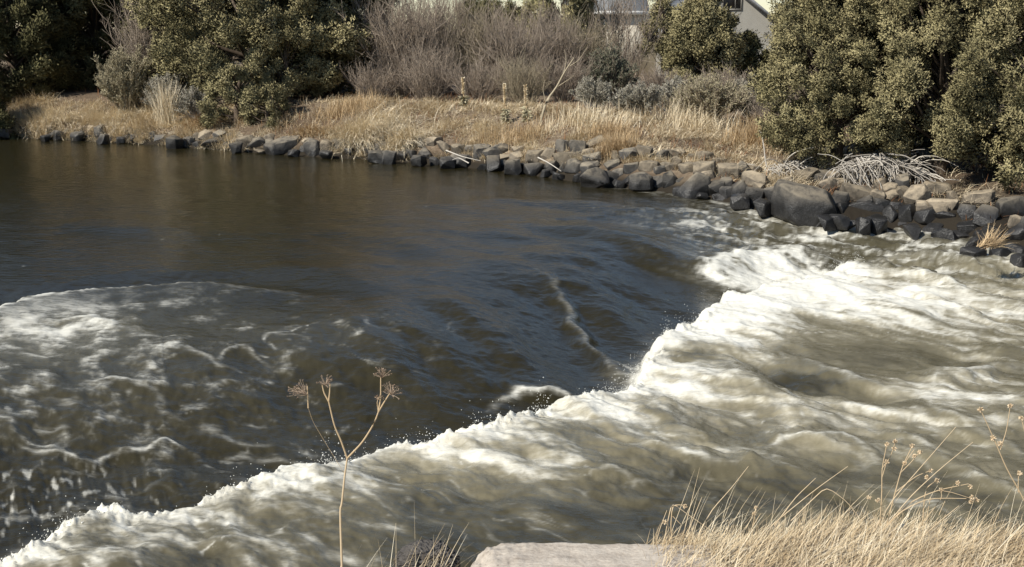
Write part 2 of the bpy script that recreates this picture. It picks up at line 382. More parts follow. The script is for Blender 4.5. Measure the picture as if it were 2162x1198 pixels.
CRESTS = [(L3, .085, .06, .24), (L4, .08, .08, .95),
          (line([(1250, 690), (1300, 712), (1345, 728), (1372, 720)], -.15), .03, .06, .7),
          (line([(20, 900), (90, 912), (184, 914), (260, 902), (349, 881), (400, 893), (470, 918)], -.1), .035, .045, .75),
          (line([(345, 734), (400, 738), (433, 740), (461, 758), (510, 762)], 0), .025, .05, .5), (line([(455, 752), (475, 735), (501, 727), (535, 732), (565, 748)], 0), .025, .045, .5),
          (line([(184, 794), (240, 788), (277, 788), (320, 802), (365, 828)], 0), .03, .06, .75), (line([(60, 696), (110, 684), (170, 680), (248, 692), (300, 712), (350, 722)], 0), .03, .07, .75),
          (line([(-20, 850), (40, 868), (116, 882)], 0), .025, .05, .7), (line([(50, 745), (90, 760), (130, 750)], 0), .025, .06, .8), (line([(550, 700), (600, 708), (650, 712)], 0), .02, .05, .4),
          (line([(400, 830), (470, 838), (520, 842), (570, 840)], 0), .02, .06, .4), (line([(530, 865), (600, 868), (650, 866)], 0), .02, .05, .35),
          (line([(1941, 822), (1980, 800), (2021, 784), (2101, 762), (2200, 768)], -.3), .10, .12, .85),
          (line([(1660, 745), (1720, 768), (1800, 800), (1880, 815)], -.3), .07, .08, .6),
          (line([(1596, 940), (1650, 925), (1700, 920), (1781, 925), (1857, 962)], -.3), .06, .06, .8), (line([(1860, 915), (1900, 908), (1941, 917), (1990, 940)], -.3), .06, .07, .75),
          (line([(1300, 953), (1420, 957), (1516, 975)], -.3), .05, .06, .8), (line([(1500, 810), (1560, 815), (1640, 850), (1720, 880), (1800, 890)], -.3), .10, .13, .75),
          (line([(1940, 850), (2060, 900), (2162, 945)], -.3), .06, .07, .55), (line([(1240, 1000), (1290, 1010), (1330, 1030)], -.3), .03, .04, .5),
          (line([(1330, 850), (1390, 870), (1440, 910), (1455, 950)], -.3), .10, .10, .6),
          (line([(1840, 600), (1960, 625), (2060, 660), (2180, 700)], -.3), .07, .09, .9), (line([(1880, 560), (1990, 600), (2090, 640)], -.35), .07, .09, .5)]
SWELLS = [(line([(980, 500), (1120, 478), (1280, 490), (1420, 520), (1540, 560)], 0), .11, .50), (line([(1040, 545), (1180, 560), (1330, 575), (1480, 600)], -.05), .09, .45),
          (line([(900, 440), (1060, 425), (1230, 430), (1380, 450)], 0), .05, .55), (line([(1180, 570), (1290, 630), (1370, 690)], -.15), .10, .35),
          (line([(760, 650), (860, 690), (960, 740), (1060, 790)], -.1), .10, .32), (line([(640, 650), (760, 720), (900, 800), (1000, 850)], -.15), .08, .28),
          (line([(900, 620), (1000, 670), (1120, 740), (1230, 790)], -.1), .10, .32), (line([(560, 560), (700, 575), (860, 600)], 0), .05, .45),
          (line([(60, 480), (220, 470), (400, 490), (560, 500)], 0), .04, .6), (line([(300, 960), (450, 950), (600, 960)], -.2), .06, .25)]
TROUGHS = [(line([(1580, 768), (1620, 790), (1660, 816), (1740, 834), (1841, 842)], -.35), .12, .17), (line([(1385, 762), (1430, 750), (1490, 760)], -.3), .05, .12),
           (line([(1880, 950), (1980, 990), (2100, 1050)], -.3), .06, .2), (line([(1700, 960), (1800, 975), (1850, 990)], -.3), .05, .18), (line([(1780, 545), (1850, 560), (1930, 575)], -.35), .06, .35)]
L1_CLOSE = [(300, 27), (300, -50), (-60, -50)]
L2_CLOSE = [(60, L2[-1][1]), (60, -20), (-80, -20), (-80, L2[0][1])]
SHORE_CLOSE = [(3000, -200), (3000, 3000), (-3000, 3000), (-3000, 60)]
def blob(x, y, px, py, rx, ry, z=-.3, pw=2.0):
    """a soft elliptical patch lying on the water; radii follow the photograph at that distance"""
    c = on_z(px, py, z); d = math.hypot(c[0], c[1]); H = CAM_Z - z
    wx = rx * d / F; wy = ry * d * d / (F * H)
    return np.exp(-(np.abs((x - c[0]) / wx) ** pw + np.abs((y - c[1]) / wy) ** pw))

def water_fields(x, y):
    s, t1 = polydist(x, y, L1, L1_CLOSE)
    # ragged front
    s = s + .16 * fbm(x * .9, y * .9, 3, 2) + .13 * fbm(x * 2.2, y * 2.2, 4, 3) + .035 * pn(x * 11, y * 11, 8)
    near = 1 - ss(12, 19, y)             # the drop is tallest close to the near bank
    up = s < 0
    # --- level
    drop = -.50 * ss(-3.2 + 0 * s, -.05, s)
    drop = np.where(s < 0, drop, -.50)
    tail = ss(22.5, 25.5, t1)
    ds, ts = polydist(x, y, SHORE, SHORE_CLOSE); ds = -ds
    drop = drop * (1 - .55 * np.exp(-np.clip(ds, 0, 99) / 1.3) * ss(20, 26, t1) * (1 - ss(0, 1.0, s)))
    boil = np.where(s >= 0, .27 * ss(0, .28, s) * (1 - .75 * ss(.5, 3.5, s)) * (1 - .6 * ss(22, 25, t1)), 0)
    h = drop + boil
    # downstream broad level recovers a little
    h = h + np.where(s > 0, .10 * ss(0, 6, s), 0)
    # flow-aligned coordinates
    fa = (.42, -.91); fb = (.80, -.60)
    aA = x * fa[0] + y * fa[1]; bA = -x * fa[1] + y * fa[0]
    aB = x * fb[0] + y * fb[1]; bB = -x * fb[1] + y * fb[0]
    wx = fbm(x * .7, y * .7, 3, 20) * .5; wy = fbm(x * .7, y * .7, 3, 24) * .5
    dn = ss(-.05, .25, s)
    # --- upstream undulations
    und = .034 * fbm(aA * .35, bA * .9, 3, 31) + .010 * fbm(x * 1.1, y * 2.2, 4, 35)
    mid = blob(x, y, 1250, 540, 480, 130, 0) 
    und = und + mid * .105 * fbm(aB * .45, bB * 1.0, 2, 37)
    near_up = ss(17, 10, y) * (s < 0)
    und = und + near_up * (.075 * fbm(aA * .45, bA * .9, 3, 41) + .02 * fbm(aA * 1.6, bA * 3.5, 3, 43))
    for Ls, am, wd in SWELLS:
        d, t = segdist(x + .3 * wx, y + .5 * wy, Ls); und = und + am * np.exp(-(d / wd) ** 2) * np.sin(np.pi * np.clip(t, 0, 1)) ** .7
    h = h + und * (1 - dn)
    # --- downstream chop
    big = fbm(aB * .45 + wx, bB * .95 + wy, 3, 51)
    mdm = fbm(aB * 1.3 + wx * 2, bB * 2.6 + wy * 2, 4, 55)
    rdg = ridge(aB * 1.6 + wx * 2, bB * 3.2 + wy * 2, 4, 59)
    calm = 1 - .75 * blob(x, y, 1150, 1120, 430, 75, -.3)
    brown = blob(x, y, 1830, 735, 200, 60, -.35)
    calm = calm * (1 - .6 * brown)
    h = h + dn * calm * (.16 * big + .042 * mdm + .028 * (rdg - .5))
    h = h + dn * (.014 + .03 * np.exp(-np.clip(s, 0, 9) / .4)) * calm * fbm(x * 6, y * 6, 3, 61)
    # --- jump 2 (left): dip, then a low foamy ridge
    s2, t2 = polydist(x, y, L2, L2_CLOSE)
    s2 = s2 + .22 * fbm(x * 1.5, y * 1.5, 4, 71) + .05 * pn(x * 7, y * 7, 72)
    d2, tt2 = segdist(x, y, L2)
    ends = 1 - ss(.72, 1.0, tt2)
    h = h + ends * (-.07 * np.exp(-((s2 + .55) / .45) ** 2) + .13 * ss(-.12, .12, s2) * np.exp(-np.clip(s2, 0, 99) / .9))
    patch = blob(x, y, 180, 720, 420, 125, 0, 2.5)
    patch2 = blob(x, y, 320, 765, 560, 130, 0, 2.5) * (s2 > -.05)
    # --- foam
    foam = np.zeros(x.shape); aer = np.zeros(x.shape)
    # downstream
    fil = ridge(aB * .9 + wx * 1.6, bB * 1.9 + wy * 1.6, 5, 81)            # lacy filaments
    cloud = fbm(aB * .55 + wx, bB * 1.3 + wy, 5, 85)
    grain = fbm(aB * 5, bB * 9, 3, 91)
    band = np.exp(-np.clip(s, 0, 99) / .55)                                  # white edge
    hot = blob(x, y, 1690, 590, 240, 62, -.3) * 1.1 + blob(x, y, 1500, 690, 190, 60, -.3) * .95 + blob(x, y, 1880, 640, 330, 38, -.3) * .5
    hot = hot + blob(x, y, 2040, 815, 130, 32, -.3) * .45 + blob(x, y, 1390, 820, 150, 40, -.3) * .6 + blob(x, y, 1330, 880, 120, 35, -.3) * .45
    hot = hot + blob(x, y, 2000, 680, 260, 26, -.3) * .25 + blob(x, y, 1640, 850, 230, 50, -.3) * .25 + blob(x, y, 1450, 960, 260, 40, -.3) * .12
    hot = hot + blob(x, y, 2080, 590, 160, 22, -.3) * .4 + blob(x, y, 1640, 535, 110, 22, -.3) * .45
    low = blob(x, y, 1830, 735, 190, 45, -.35) * .4 + blob(x, y, 1200, 1110, 450, 70, -.3) * .45 + blob(x, y, 1680, 800, 110, 16, -.3) * .9 + blob(x, y, 1900, 560, 170, 26, -.3) * .35
    low = low + blob(x, y, 1700, 1000, 350, 90, -.3) * .12
    mid2 = fbm(aB * 1.8 + wx * 2, bB * 3.6 + wy * 2, 4, 86)
    band = band * (1 - .85 * tail)
    low = low + .6 * blob(x, y, 1430, 768, 75, 13, -.3) + .4 * blob(x, y, 1530, 1010, 260, 36, -.3)
    low = low + .55 * blob(x, y, 1800, 475, 260, 34, -.38, 3) + .25 * blob(x, y, 1960, 545, 170, 18, -.38)
    D = .31 + .80 * band + hot * .60 - low - .12 * ss(2.5, 6, s)
    v = D + .50 * (fil - .62) + .60 * cloud + .52 * mid2 + .30 * grain + .30 * big
    fd = ss(.34, 1.02, v)
    fil2 = ridge(aB * 1.1 + wx * 2.4, bB * 2.4 + wy * 2.4, 3, 88)
    fd = np.maximum(fd, ss(.80, .99, fil2) * np.clip(.75 * D + .25 + .6 * cloud, 0, .75))
    foam = foam + dn * fd * (.88 + .12 * np.clip(hot + band, 0, 1))
    aer = aer + dn * np.clip(.70 + .50 * (D - .3) + .30 * cloud + .22 * mid2 + .12 * grain - .26 * ss(10.0, 7.4, y), .25, 1)
    # clean white rim of the front, ragged and bright
    rim = np.exp(-((s - .17) / (.17 + .12 * np.clip(fbm(x * 1.3, y * 1.3, 2, 94) + .2, 0, 1))) ** 2) * (1 - .85 * tail)
    foam = np.maximum(foam, rim * ss(-.65, .25, fbm(x * 5, y * 5, 3, 95) + .4))
    # left patch
    ux, uy = x * .95 + .35 * y, y * .95 - .25 * x
    filA = ridge(ux * .85 + wx * 2.0, uy * .75 + wy * 2.0, 4, 101)
    filB = ridge(ux * .55 + wx * 1.6, uy * .8 + wy * 2.6, 3, 102)
    cloA = fbm(ux * .8 + wx, uy * .8 + wy, 5, 105)
    graA = fbm(ux * 3.6, uy * 2.4, 4, 107)
    D2 = np.exp(-np.clip(s2, 0, 99) / 1.3) * ss(-.1, .08, s2) * ends * (.34 + .62 * (1 - ss(.35, .85, tt2))) + patch * .46 * ss(-.1, .1, s2)
    D2 = D2 * (1 - dn)
    fine = fbm(ux * 2.6, uy * 2.1, 5, 109, .65)
    v2 = D2 * .72 + .60 * (filA - .70) + .36 * cloA + .95 * fine
    on2 = np.clip(patch2 * 1.7, 0, 1) * (1 - dn)
    fd2 = ss(.20, 1.0, v2) * on2
    fd2 = np.maximum(fd2, ss(.86, 1.0, filB) * on2 * np.clip(.35 + .9 * cloA + .3 * graA, 0, .7))
    foam = np.maximum(foam, fd2 * .92)
    aer = np.maximum(aer, on2 * np.clip(.12 + .50 * D2 + .20 * cloA + .15 * fine, 0, .8))
    h = h + on2 * (.035 * cloA + .02 * (filA - .6) + .018 * fine)
    rim2 = np.exp(-((s2 - .08) / (.06 + .16 * (1 - ss(.2, .65, tt2)))) ** 2) * ends * (1 - .6 * ss(.5, .75, tt2)) * (1 - dn)
    foam = np.maximum(foam, rim2 * ss(-.5, .4, fbm(x * 4, y * 4, 3, 97) + .15))
    # loose streaks and specks drifting on the dark tongue
    stk = fbm(x * 1.3 + y * .5 + wx, y * 2.6 - x * .5 + wy, 5, 111, .6)
    zone = blob(x, y, 560, 830, 520, 140, 0) * .9 + blob(x, y, 200, 1010, 380, 90, -.2) * .5 + blob(x, y, 1600, 470, 260, 40, 0) * 1.1
    foam = np.maximum(foam, ss(.30, .62, stk + .22 * (zone - .5)) * np.clip(zone * 1.3, 0, 1) * .42 * (1 - dn))
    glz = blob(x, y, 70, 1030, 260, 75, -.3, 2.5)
    glint = fbm(aA * 4.2, bA * 15, 2, 119)  # sun sparkle on the near-left fall, painted as pale streaks into the foam colour
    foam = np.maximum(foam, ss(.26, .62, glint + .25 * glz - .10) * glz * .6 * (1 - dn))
    spk = pn(aA * 3.0, bA * 9.0, 115) + .5 * pn(aA * .5, bA * .6, 117) - .09
    foam = np.maximum(foam, ss(.93, 1.05, spk) * .35 * (1 - dn) * ss(36, 20, y))
    # rapid run along the far bank
    run = np.clip(blob(x, y, 1930, 520, 400, 62, -.3, 3) + .8 * blob(x, y, 1560, 468, 170, 26, -.1, 2), 0, 1)
    ra = fbm(aB * 1.2 + wx, bB * 4, 5, 121)
    foam = np.maximum(foam, run * ss(-.12, .42, ra + .4 * grain) * .85)
    aer = np.maximum(aer, run * .42)
    h = h + run * .13 * fbm(aB * 1.5, bB * 3, 4, 125)
    # upper lobe of white water beside the far run
    d5, t5 = segdist(x + .12 * pn(x * 2, y * 2, 135), y + .2 * pn(x * 2, y * 2, 136), L5)
    lobe = blob(x, y, 1650, 566, 170, 44, -.3, 2.5); lobe2 = blob(x, y, 1960, 590, 330, 34, -.35, 2.5)
    h = h + (1 - dn) * (.13 * np.exp(-(d5 / .35) ** 2) + .10 * lobe * fbm(aB * 1.1, bB * 2.2, 4, 137))
    v5 = .95 * lobe + .45 * lobe2 + .5 * np.exp(-(d5 / .25) ** 2) + .6 * (fil - .62) + .6 * cloud + .5 * mid2 + .4 * grain
    foam = np.maximum(foam, ss(.30, .95, v5) * np.clip(lobe * 2 + lobe2 + np.exp(-(d5 / .3) ** 2), 0, 1) * (1 - dn))
    aer = np.maximum(aer, np.clip(.65 * lobe + .5 * lobe2, 0, .8) * (1 - dn))
    # creases and standing crests: (line, height, width, foam)
    qx = x + .07 * pn(x * 3, y * 3, 130); qy = y + .12 * pn(x * 3, y * 3, 131)
    gr = fbm(x * 6, y * 4, 3, 132); br = fbm(x * 1.7, y * 1.3, 5, 133, .72)
    for Ls, am, wd, st in CRESTS:
        d, t = segdist(qx, qy, Ls)
        d = d * (1 + .5 * gr); env = np.sin(np.pi * np.clip(t, .06, .94))
        h = h + am * np.exp(-(d / (wd * 2.0)) ** 2) * env
        foam = np.maximum(foam, np.exp(-(d / (wd * (.55 + .6 * np.abs(br)))) ** 2) * ss(-.45, .30, br + .3 * gr) * st * env ** .5)
    for Ls, am, wd in TROUGHS:
        d, t = segdist(qx, qy, Ls); e = np.exp(-(d / wd) ** 2) * np.sin(np.pi * np.clip(t, .06, .94)) ** .5
        h = h - am * e; foam = foam * (1 - .75 * e); aer = aer * (1 - .40 * e)
    # fringe along the rocks
    fr = np.exp(-(np.abs(ds - .08) / .16)) * ss(10.2, 12.5, ts) * ss(-.1, .35, fbm(x * 2.5, y * 2.5, 4, 141) + .05 + .12 * ss(12.5, 15, ts))
    foam = np.maximum(foam, fr * .8)
    # spray teeth standing on the front
    tooth = np.clip(ridge(x * 5.5 + 2 * wx, y * 4.5 + 2 * wy, 4, 151) - .52, 0, 1) * rim * np.clip(.55 + 1.6 * fbm(x * 1.1, y * 1.1, 2, 152), .1, 1.4)
    h = h + tooth * .15
    # second drop step of the near-left sheet: glassy face streaked along the fall
    fall = blob(x, y, 160, 1010, 420, 80, -.2, 2.5) * (1 - dn)
    h = h + fall * .035 * fbm(aA * .9, bA * 6.5, 4, 161)
    # overall rise of the upstream pool is z=0; water drops along the far bank too
    bank = (1 - ss(.5, 6, ds)) * ss(11.5, 17, ts) * (1 - dn)
    h = h - .30 * bank * (1 - ss(-3.2, -.05, s))
    foam = np.clip(foam, 0, 1); aer = np.clip(np.maximum(aer, foam * .5), 0, 1)
    return h, foam, aer

# ------------------------------------------------------------------ terrain
def ground_h(x, y):
    x = np.asarray(x, float); y = np.asarray(y, float)
    d, t = polydist(x, y, SHORE, SHORE_CLOSE)             # positive on land
    zl = -.38 * ss(SHORE[11][0], SHORE[17][0], x)
    right = ss(SHORE[10][0], SHORE[15][0], x)
    land = .42 * ss(0, .7, d) + (.78 - .28 * right) * ss(.4, 3.4 + 3.5 * right, d) + .35 * right * ss(4, 12, d) + .012 * np.clip(d - 4, 0, 60)
    hb = zl + land + np.where(d > .3, .07 * fbm(x * .8, y * .8, 4, 201), 0)
    bed = -1.2 * ss(-.05, .5, -d) + zl
    far = np.where(d > 0, hb, bed)
    # near bank: level ground to about 3.9 m, then a steep fall into the river
    edge = 3.78 + .25 * ss(.3, 1.6, x) + .06 * pn(x * 2, 0 * x, 203) - .5 * ss(-.3, -.9, x)
    near = 1.40 + .105 * ss(.3, .62, x) - .06 * ss(1.1, 1.6, x) - 2.6 * ss(0, 1.5, y - edge)
    near = near + .02 * fbm(x * 4, y * 4, 3, 205)
    return np.where(y < 6.2, np.maximum(near, np.minimum(bed, -1.2)), far)

def gz(x, y): return float(ground_h(np.array([x]), np.array([y]))[0])
_ts = np.geomspace(8, 400, 900)
def hit(px, py, zoff=0.0):
    """where the line of sight through a photograph pixel meets the far bank"""
    d = ray(px, py); P = np.array([0, 0, CAM_Z]) + _ts[:, None] * d[None, :]
    g = ground_h(P[:, 0], P[:, 1]) + zoff
    g = np.maximum(g, np.where(P[:, 1] > 12, -.45, g))
    below = np.where((P[:, 2] < g) & (P[:, 1] > 12))[0]
    if len(below) == 0: return P[-1]
    i = below[0]; return np.array([P[i, 0], P[i, 1], gz(P[i, 0], P[i, 1])])

def grid_mesh(xs, ys):
    X, Y = np.meshgrid(xs, ys); ny, nx = X.shape
    i = np.arange(nx * ny).reshape(ny, nx)
    Fq = np.stack([i[:-1, :-1], i[:-1, 1:], i[1:, 1:], i[1:, :-1]], -1).reshape(-1, 4)
    return X.ravel(), Y.ravel(), Fq
xs = np.concatenate([-np.geomspace(900, 27, 30), np.linspace(-26, 26, 330), np.geomspace(27, 900, 30)])
ys = np.concatenate([np.linspace(-12, 2.5, 12), np.linspace(2.6, 6.6, 70), np.linspace(6.8, 14, 20), np.linspace(14.2, 55, 260), np.geomspace(56, 1500, 30)])
X, Y, Fq = grid_mesh(xs, ys)
g = mesh_np('ground', np.stack([X, Y, ground_h(X, Y)], -1), Fq, M['ground'], smooth=True); tag(g, kind='structure')

# water sheet: its mesh is finer close by
th = np.linspace(R(-40), R(40), 1250)
rr = []
r0 = 4.6
while r0 < 62:
    rr.append(r0); r0 += max(.012, r0 * r0 / (F / 2162 * 1024 * CAM_Z) * 1.0)
rr = np.array(rr)
TH, RR = np.meshgrid(th, rr); ny, nx = TH.shape
wxx = (RR * np.tan(TH)).ravel(); wyy = RR.ravel()
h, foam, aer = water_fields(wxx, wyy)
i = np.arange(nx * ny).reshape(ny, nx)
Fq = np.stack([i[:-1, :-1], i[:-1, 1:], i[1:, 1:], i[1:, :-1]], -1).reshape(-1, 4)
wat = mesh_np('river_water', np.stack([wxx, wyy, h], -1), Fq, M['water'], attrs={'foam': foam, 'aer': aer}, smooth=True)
tag(wat, kind='structure')
print('water verts', len(wxx))

# spray thrown up along the foaming front
rs = np.random.RandomState(5)
def spray():
    mb = MB()
    tet = np.array([[1, 1, 1], [1, -1, -1], [-1, 1, -1], [-1, -1, 1]]) / 1.7
    tf = np.array([[0, 1, 2], [0, 3, 1], [0, 2, 3], [1, 3, 2]])
    pts = []
    L = np.array(L1[2:-3]); seg = np.linalg.norm(np.diff(L, axis=0), axis=1)
    for a, b, l in zip(L[:-1], L[1:], seg):
        n = int(l * 1100)
        t = rs.rand(n)[:, None]; p = a + (b - a) * t
        nv = np.array([(b - a)[1], -(b - a)[0]]) / l
        p = p + nv * rs.normal(.10, .11, n)[:, None]
        cl = pn(p[:, 0] * 3, p[:, 1] * 3, 171)
        p = p[cl > rs.uniform(-.35, .75, n)]
        pts.append(p)
    P = np.concatenate(pts)
    hh, _, _ = water_fields(P[:, 0], P[:, 1])
    z = hh + np.abs(rs.exponential(.05, len(P))) * np.clip(.7 + 2.4 * pn(P[:, 0] * 1.5, P[:, 1] * 1.5, 173), .15, 3)
    sz = rs.uniform(.0018, .0062, len(P)) * (1 + (rs.rand(len(P)) < .06) * .8)
    rot = rs.normal(size=(len(P), 3, 3)); q = np.linalg.qr(rot)[0]
    V = np.stack([P[:, 0], P[:, 1], z], -1)[:, None, :] + np.einsum('nij,kj->nki', q, tet) * sz[:, None, None]
    idx = np.arange(len(P))[:, None, None] * 4 + tf[None]
    mb.add(V.reshape(-1, 3), idx.reshape(-1, 3))
    o = mb.build('water_spray', M['spray'])
    tag(o, 'white droplets of spray leaping from the breaking foam edge', 'spray', kind='stuff')
spray()

# ------------------------------------------------------------------ rocks
def rock_mesh(c, w, d, h, seed, material, sub=3, yaw=None, name='rock'):
    import bmesh
    rs = np.random.RandomState(seed)
    n = rs.randint(15, 24)
    P = nrm(rs.normal(size=(n, 3))); P = np.sign(P) * np.abs(P) ** rs.uniform(.45, .7)
    P = P / np.abs(P).max(0) * rs.uniform(.82, 1, (n, 1))
    bm = bmesh.new()
    for p in P: bm.verts.new(p)
    bmesh.ops.convex_hull(bm, input=bm.verts)
    bmesh.ops.delete(bm, geom=[v for v in bm.verts if not v.link_faces], context='VERTS')
    bmesh.ops.dissolve_limit(bm, angle_limit=R(17), verts=bm.verts, edges=bm.edges)
    bmesh.ops.bevel(bm, geom=list(bm.edges), offset=.13, segments=3, profile=.6, affect='EDGES', clamp_overlap=True)
    bmesh.ops.triangulate(bm, faces=bm.faces)
    if sub > 2: bmesh.ops.subdivide_edges(bm, edges=[e for e in bm.edges if e.calc_length() > .28], cuts=1, use_grid_fill=False); bmesh.ops.triangulate(bm, faces=bm.faces)
    bm.verts.ensure_lookup_table(); bm.verts.index_update()
    P = np.array([v.co[:] for v in bm.verts]); Fc = np.array([[v.index for v in f.verts] for f in bm.faces]); bm.free()
    P = P + .045 * np.stack([fbm(P[:, 0] * 2.2 + seed, P[:, 1] * 2.2 + P[:, 2] * 1.7, 3, 7 + k) for k in range(3)], -1)
    P = P / np.abs(P).max(0) * np.array([w, d, h]) / 2
    a = rs.uniform(-.7, .7) if yaw is None else yaw
    ca, sa = math.cos(a), math.sin(a); tl = rs.uniform(-.25, .25); ct, st = math.cos(tl), math.sin(tl)
    P = P @ np.array([[ct, 0, -st], [0, 1, 0], [st, 0, ct]]) @ np.array([[ca, sa, 0], [-sa, ca, 0], [0, 0, 1]])
    o = mesh_np(name, P, Fc, material, smooth=True)
    o.location = [float(c[0]), float(c[1]), float(c[2])]
    return o
def icosphere(n):
    import bmesh
    bm = bmesh.new(); bmesh.ops.create_icosphere(bm, subdivisions=n, radius=1)
    V = np.array([v.co[:] for v in bm.verts]); Fc = np.array([[v.index for v in f.verts] for f in bm.faces]); bm.free()
    return V, Fc
ICO = {6: icosphere(6)}

# px, py, width, height of each stone in the photograph; the distance comes from the bank behind it
ROCKS = [
 (1697, 430, 128, 84, 'largest dark grey boulder of the bank, a rounded pyramid at the rapids edge', 'rock'),
 (1818, 448, 92, 44, 'long low flat-topped grey boulder right of the largest boulder', 'rock'),
 (1877, 453, 27, 44, 'narrow upright grey stone just right of the long low boulder', 'rock'),
 (1916, 451, 40, 42, 'squarish grey stone with a pale face, second right of the long low boulder', 'rock'),
 (1958, 455, 42, 38, 'grey stone at the waterline beneath the pale wedge shaped slab', 'rock'),
 (1996, 462, 42, 34, 'small dark stone at the waterline beside the dead twig heap end', 'rock'),
 (1811, 408, 80, 34, 'broad tan dusty slab below the pile of bleached branches', 'rock_dry'),
 (1880, 414, 54, 18, 'thin tan slab lying under the right end of the bleached branches', 'rock_dry'),
 (1988, 430, 68, 30, 'pale wedge shaped slab sticking out of the bank at far right', 'rock_dry'),
 (1975, 397, 62, 26, 'tan brick shaped stone at the top of the bank under the right juniper', 'rock_dry'),
 (2018, 415, 32, 26, 'small tan cube of rock beside the tan brick shaped stone', 'rock_dry'),
 (2066, 415, 62, 32, 'rounded brown topped boulder under the right juniper', 'rock_dry'),
 (2040, 449, 40, 36, 'dark angular stone in the lower row at far right', 'rock'),
 (2082, 456, 46, 40, 'grey angular stone between the dark stone and the frame edge', 'rock'),
 (2137, 440, 60, 46, 'big pale grey block at the right frame edge', 'rock'),
 (2048, 480, 52, 30, 'low dark wet stone above the rapids at far right', 'rock'),
 (2096, 492, 44, 38, 'black wet stone beside the little straw tuft', 'rock'),
 (2145, 492, 52, 50, 'dark upright wet block at the right frame edge near the rapids', 'rock'),
 (2150, 530, 50, 40, 'lowest black wet rock at the right frame edge', 'rock'),
 (1657, 384, 38, 22, 'small tan stone resting behind the top of the largest boulder', 'rock_dry'),
 (1702, 374, 52, 32, 'tan square edged stone above the largest boulder', 'rock_dry'),
 (1747, 391, 37, 34, 'brown rounded stone right of and above the largest boulder', 'rock_dry'),
 (1768, 372, 46, 28, 'tan block at the left foot of the bleached branches', 'rock_dry'),
 (1255, 376, 60, 42, 'flat faced grey boulder left of the orange bush at the waterline', 'rock'),
 (1215, 353, 40, 34, 'dark blocky stone below the long tan slab', 'rock'),
 (1198, 332, 66, 25, 'long tan slab lying tilted above the dark blocky stone', 'rock_dry'),
 (1190, 309, 32, 28, 'black hollow looking stone on top of the long tan slab', 'rock'),
 (1130, 357, 46, 30, 'dark rounded stone left of the broken white branch', 'rock'),
 (1250, 336, 40, 30, 'grey wedge stone above the flat faced boulder', 'rock'),
 (1245, 322, 34, 20, 'small pale stone at the edge of the grass beside the orange bush', 'rock_dry'),
 (1352, 384, 52, 40, 'grey sloping boulder right of the orange bush at the waterline', 'rock'),
 (1389, 385, 26, 30, 'small dark stone right of the sloping boulder', 'rock'),
 (1415, 381, 30, 40, 'upright grey stone left of the big cloven boulder', 'rock'),
 (1462, 391, 68, 56, 'big grey boulder with a black shaded cleft on its right side', 'rock'),
 (1511, 399, 44, 42, 'dark grey stone right of the boulder with the black cleft', 'rock'),
 (1450, 355, 38, 25, 'pale lichened stone above the boulder with the black cleft', 'rock_dry'),
 (1488, 355, 48, 35, 'tan blocky stone with a dark hole above the cloven boulder', 'rock_dry'),
 (1536, 362, 42, 36, 'tan cube shaped stone at the grass edge left of the twig pile', 'rock_dry'),
 (1562, 402, 37, 42, 'pale cracked stone at the waterline left of the largest boulder', 'rock'),
 (1599, 377, 58, 36, 'brown topped boulder under the left twig pile', 'rock_dry'),
 (1592, 414, 46, 42, 'grey rounded boulder left of the largest boulder at the waterline', 'rock'),
 (1372, 351, 42, 24, 'low tan stone above the sloping boulder', 'rock_dry'),
 (1412, 350, 36, 21, 'flat little tan stone at the grass edge above the upright stone', 'rock_dry'),
 (1632, 412, 34, 36, 'dark stone wedged against the left side of the largest boulder', 'rock'),
 (600, 308, 74, 32, 'big black boulder at the waterline beneath the drooping juniper branch', 'rock'),
 (546, 302, 46, 26, 'dark lumpy boulder left of the big black one under the juniper branch', 'rock'),
 (548, 321, 30, 10, 'tiny pale flat rock breaking the water under the juniper branch', 'rock_dry'),
 (716, 324, 44, 10, 'pale flat slab at the waterline left of the overhanging straw tuft', 'rock_dry'),
 (458, 300, 66, 20, 'long grey rock at the waterline left of the juniper branch', 'rock'),
 (97, 292, 20, 16, 'small blackish rock at the waterline below the left straw bank', 'rock'),
 (970, 340, 40, 30, 'grey angular rock below the pale fallen branch in mid bank', 'rock'),
 (1018, 322, 40, 34, 'upright dark rock above the pale fallen branch in mid bank', 'rock'),
 (1082, 352, 36, 36, 'dark block at the waterline between fallen branch and broken white branch', 'rock'),
 (1040, 345, 34, 36, 'grey wedge standing at the waterline in mid bank', 'rock'),
]
def water_z_at(px): return -.34 * float(ss(1350, 2050, px))
def shore_y(px): return float(np.interp(px, [p[0] for p in SHORE_PX], [p[1] for p in SHORE_PX]))
placed = []
def place_rock(px, py, w, h, label, mk, seed, group=None, sub=3):
    base = hit(px, py + h * .42)
    if py + h * .5 > shore_y(px) - 4: # foot in the water
        base = on_z(px, py + h * .5, water_z_at(px)); 
    D = base[1]; W = w * D / F * 1.08; Hh = h * D / F * 1.18
    dep = (W + Hh) * .5
    c = at_y(px, py + h * .06, D + dep * .30)
    o = rock_mesh(c, W, dep, Hh, seed, M[mk], sub)
    o.name = 'rock'; tag(o, label, 'rock', group)
    placed.append((px, py, w, h))
for k, (px, py, w_, h_, lab, mk) in enumerate(ROCKS):
    place_rock(px, py, w_, h_, lab, mk, 100 + k, None, 4)
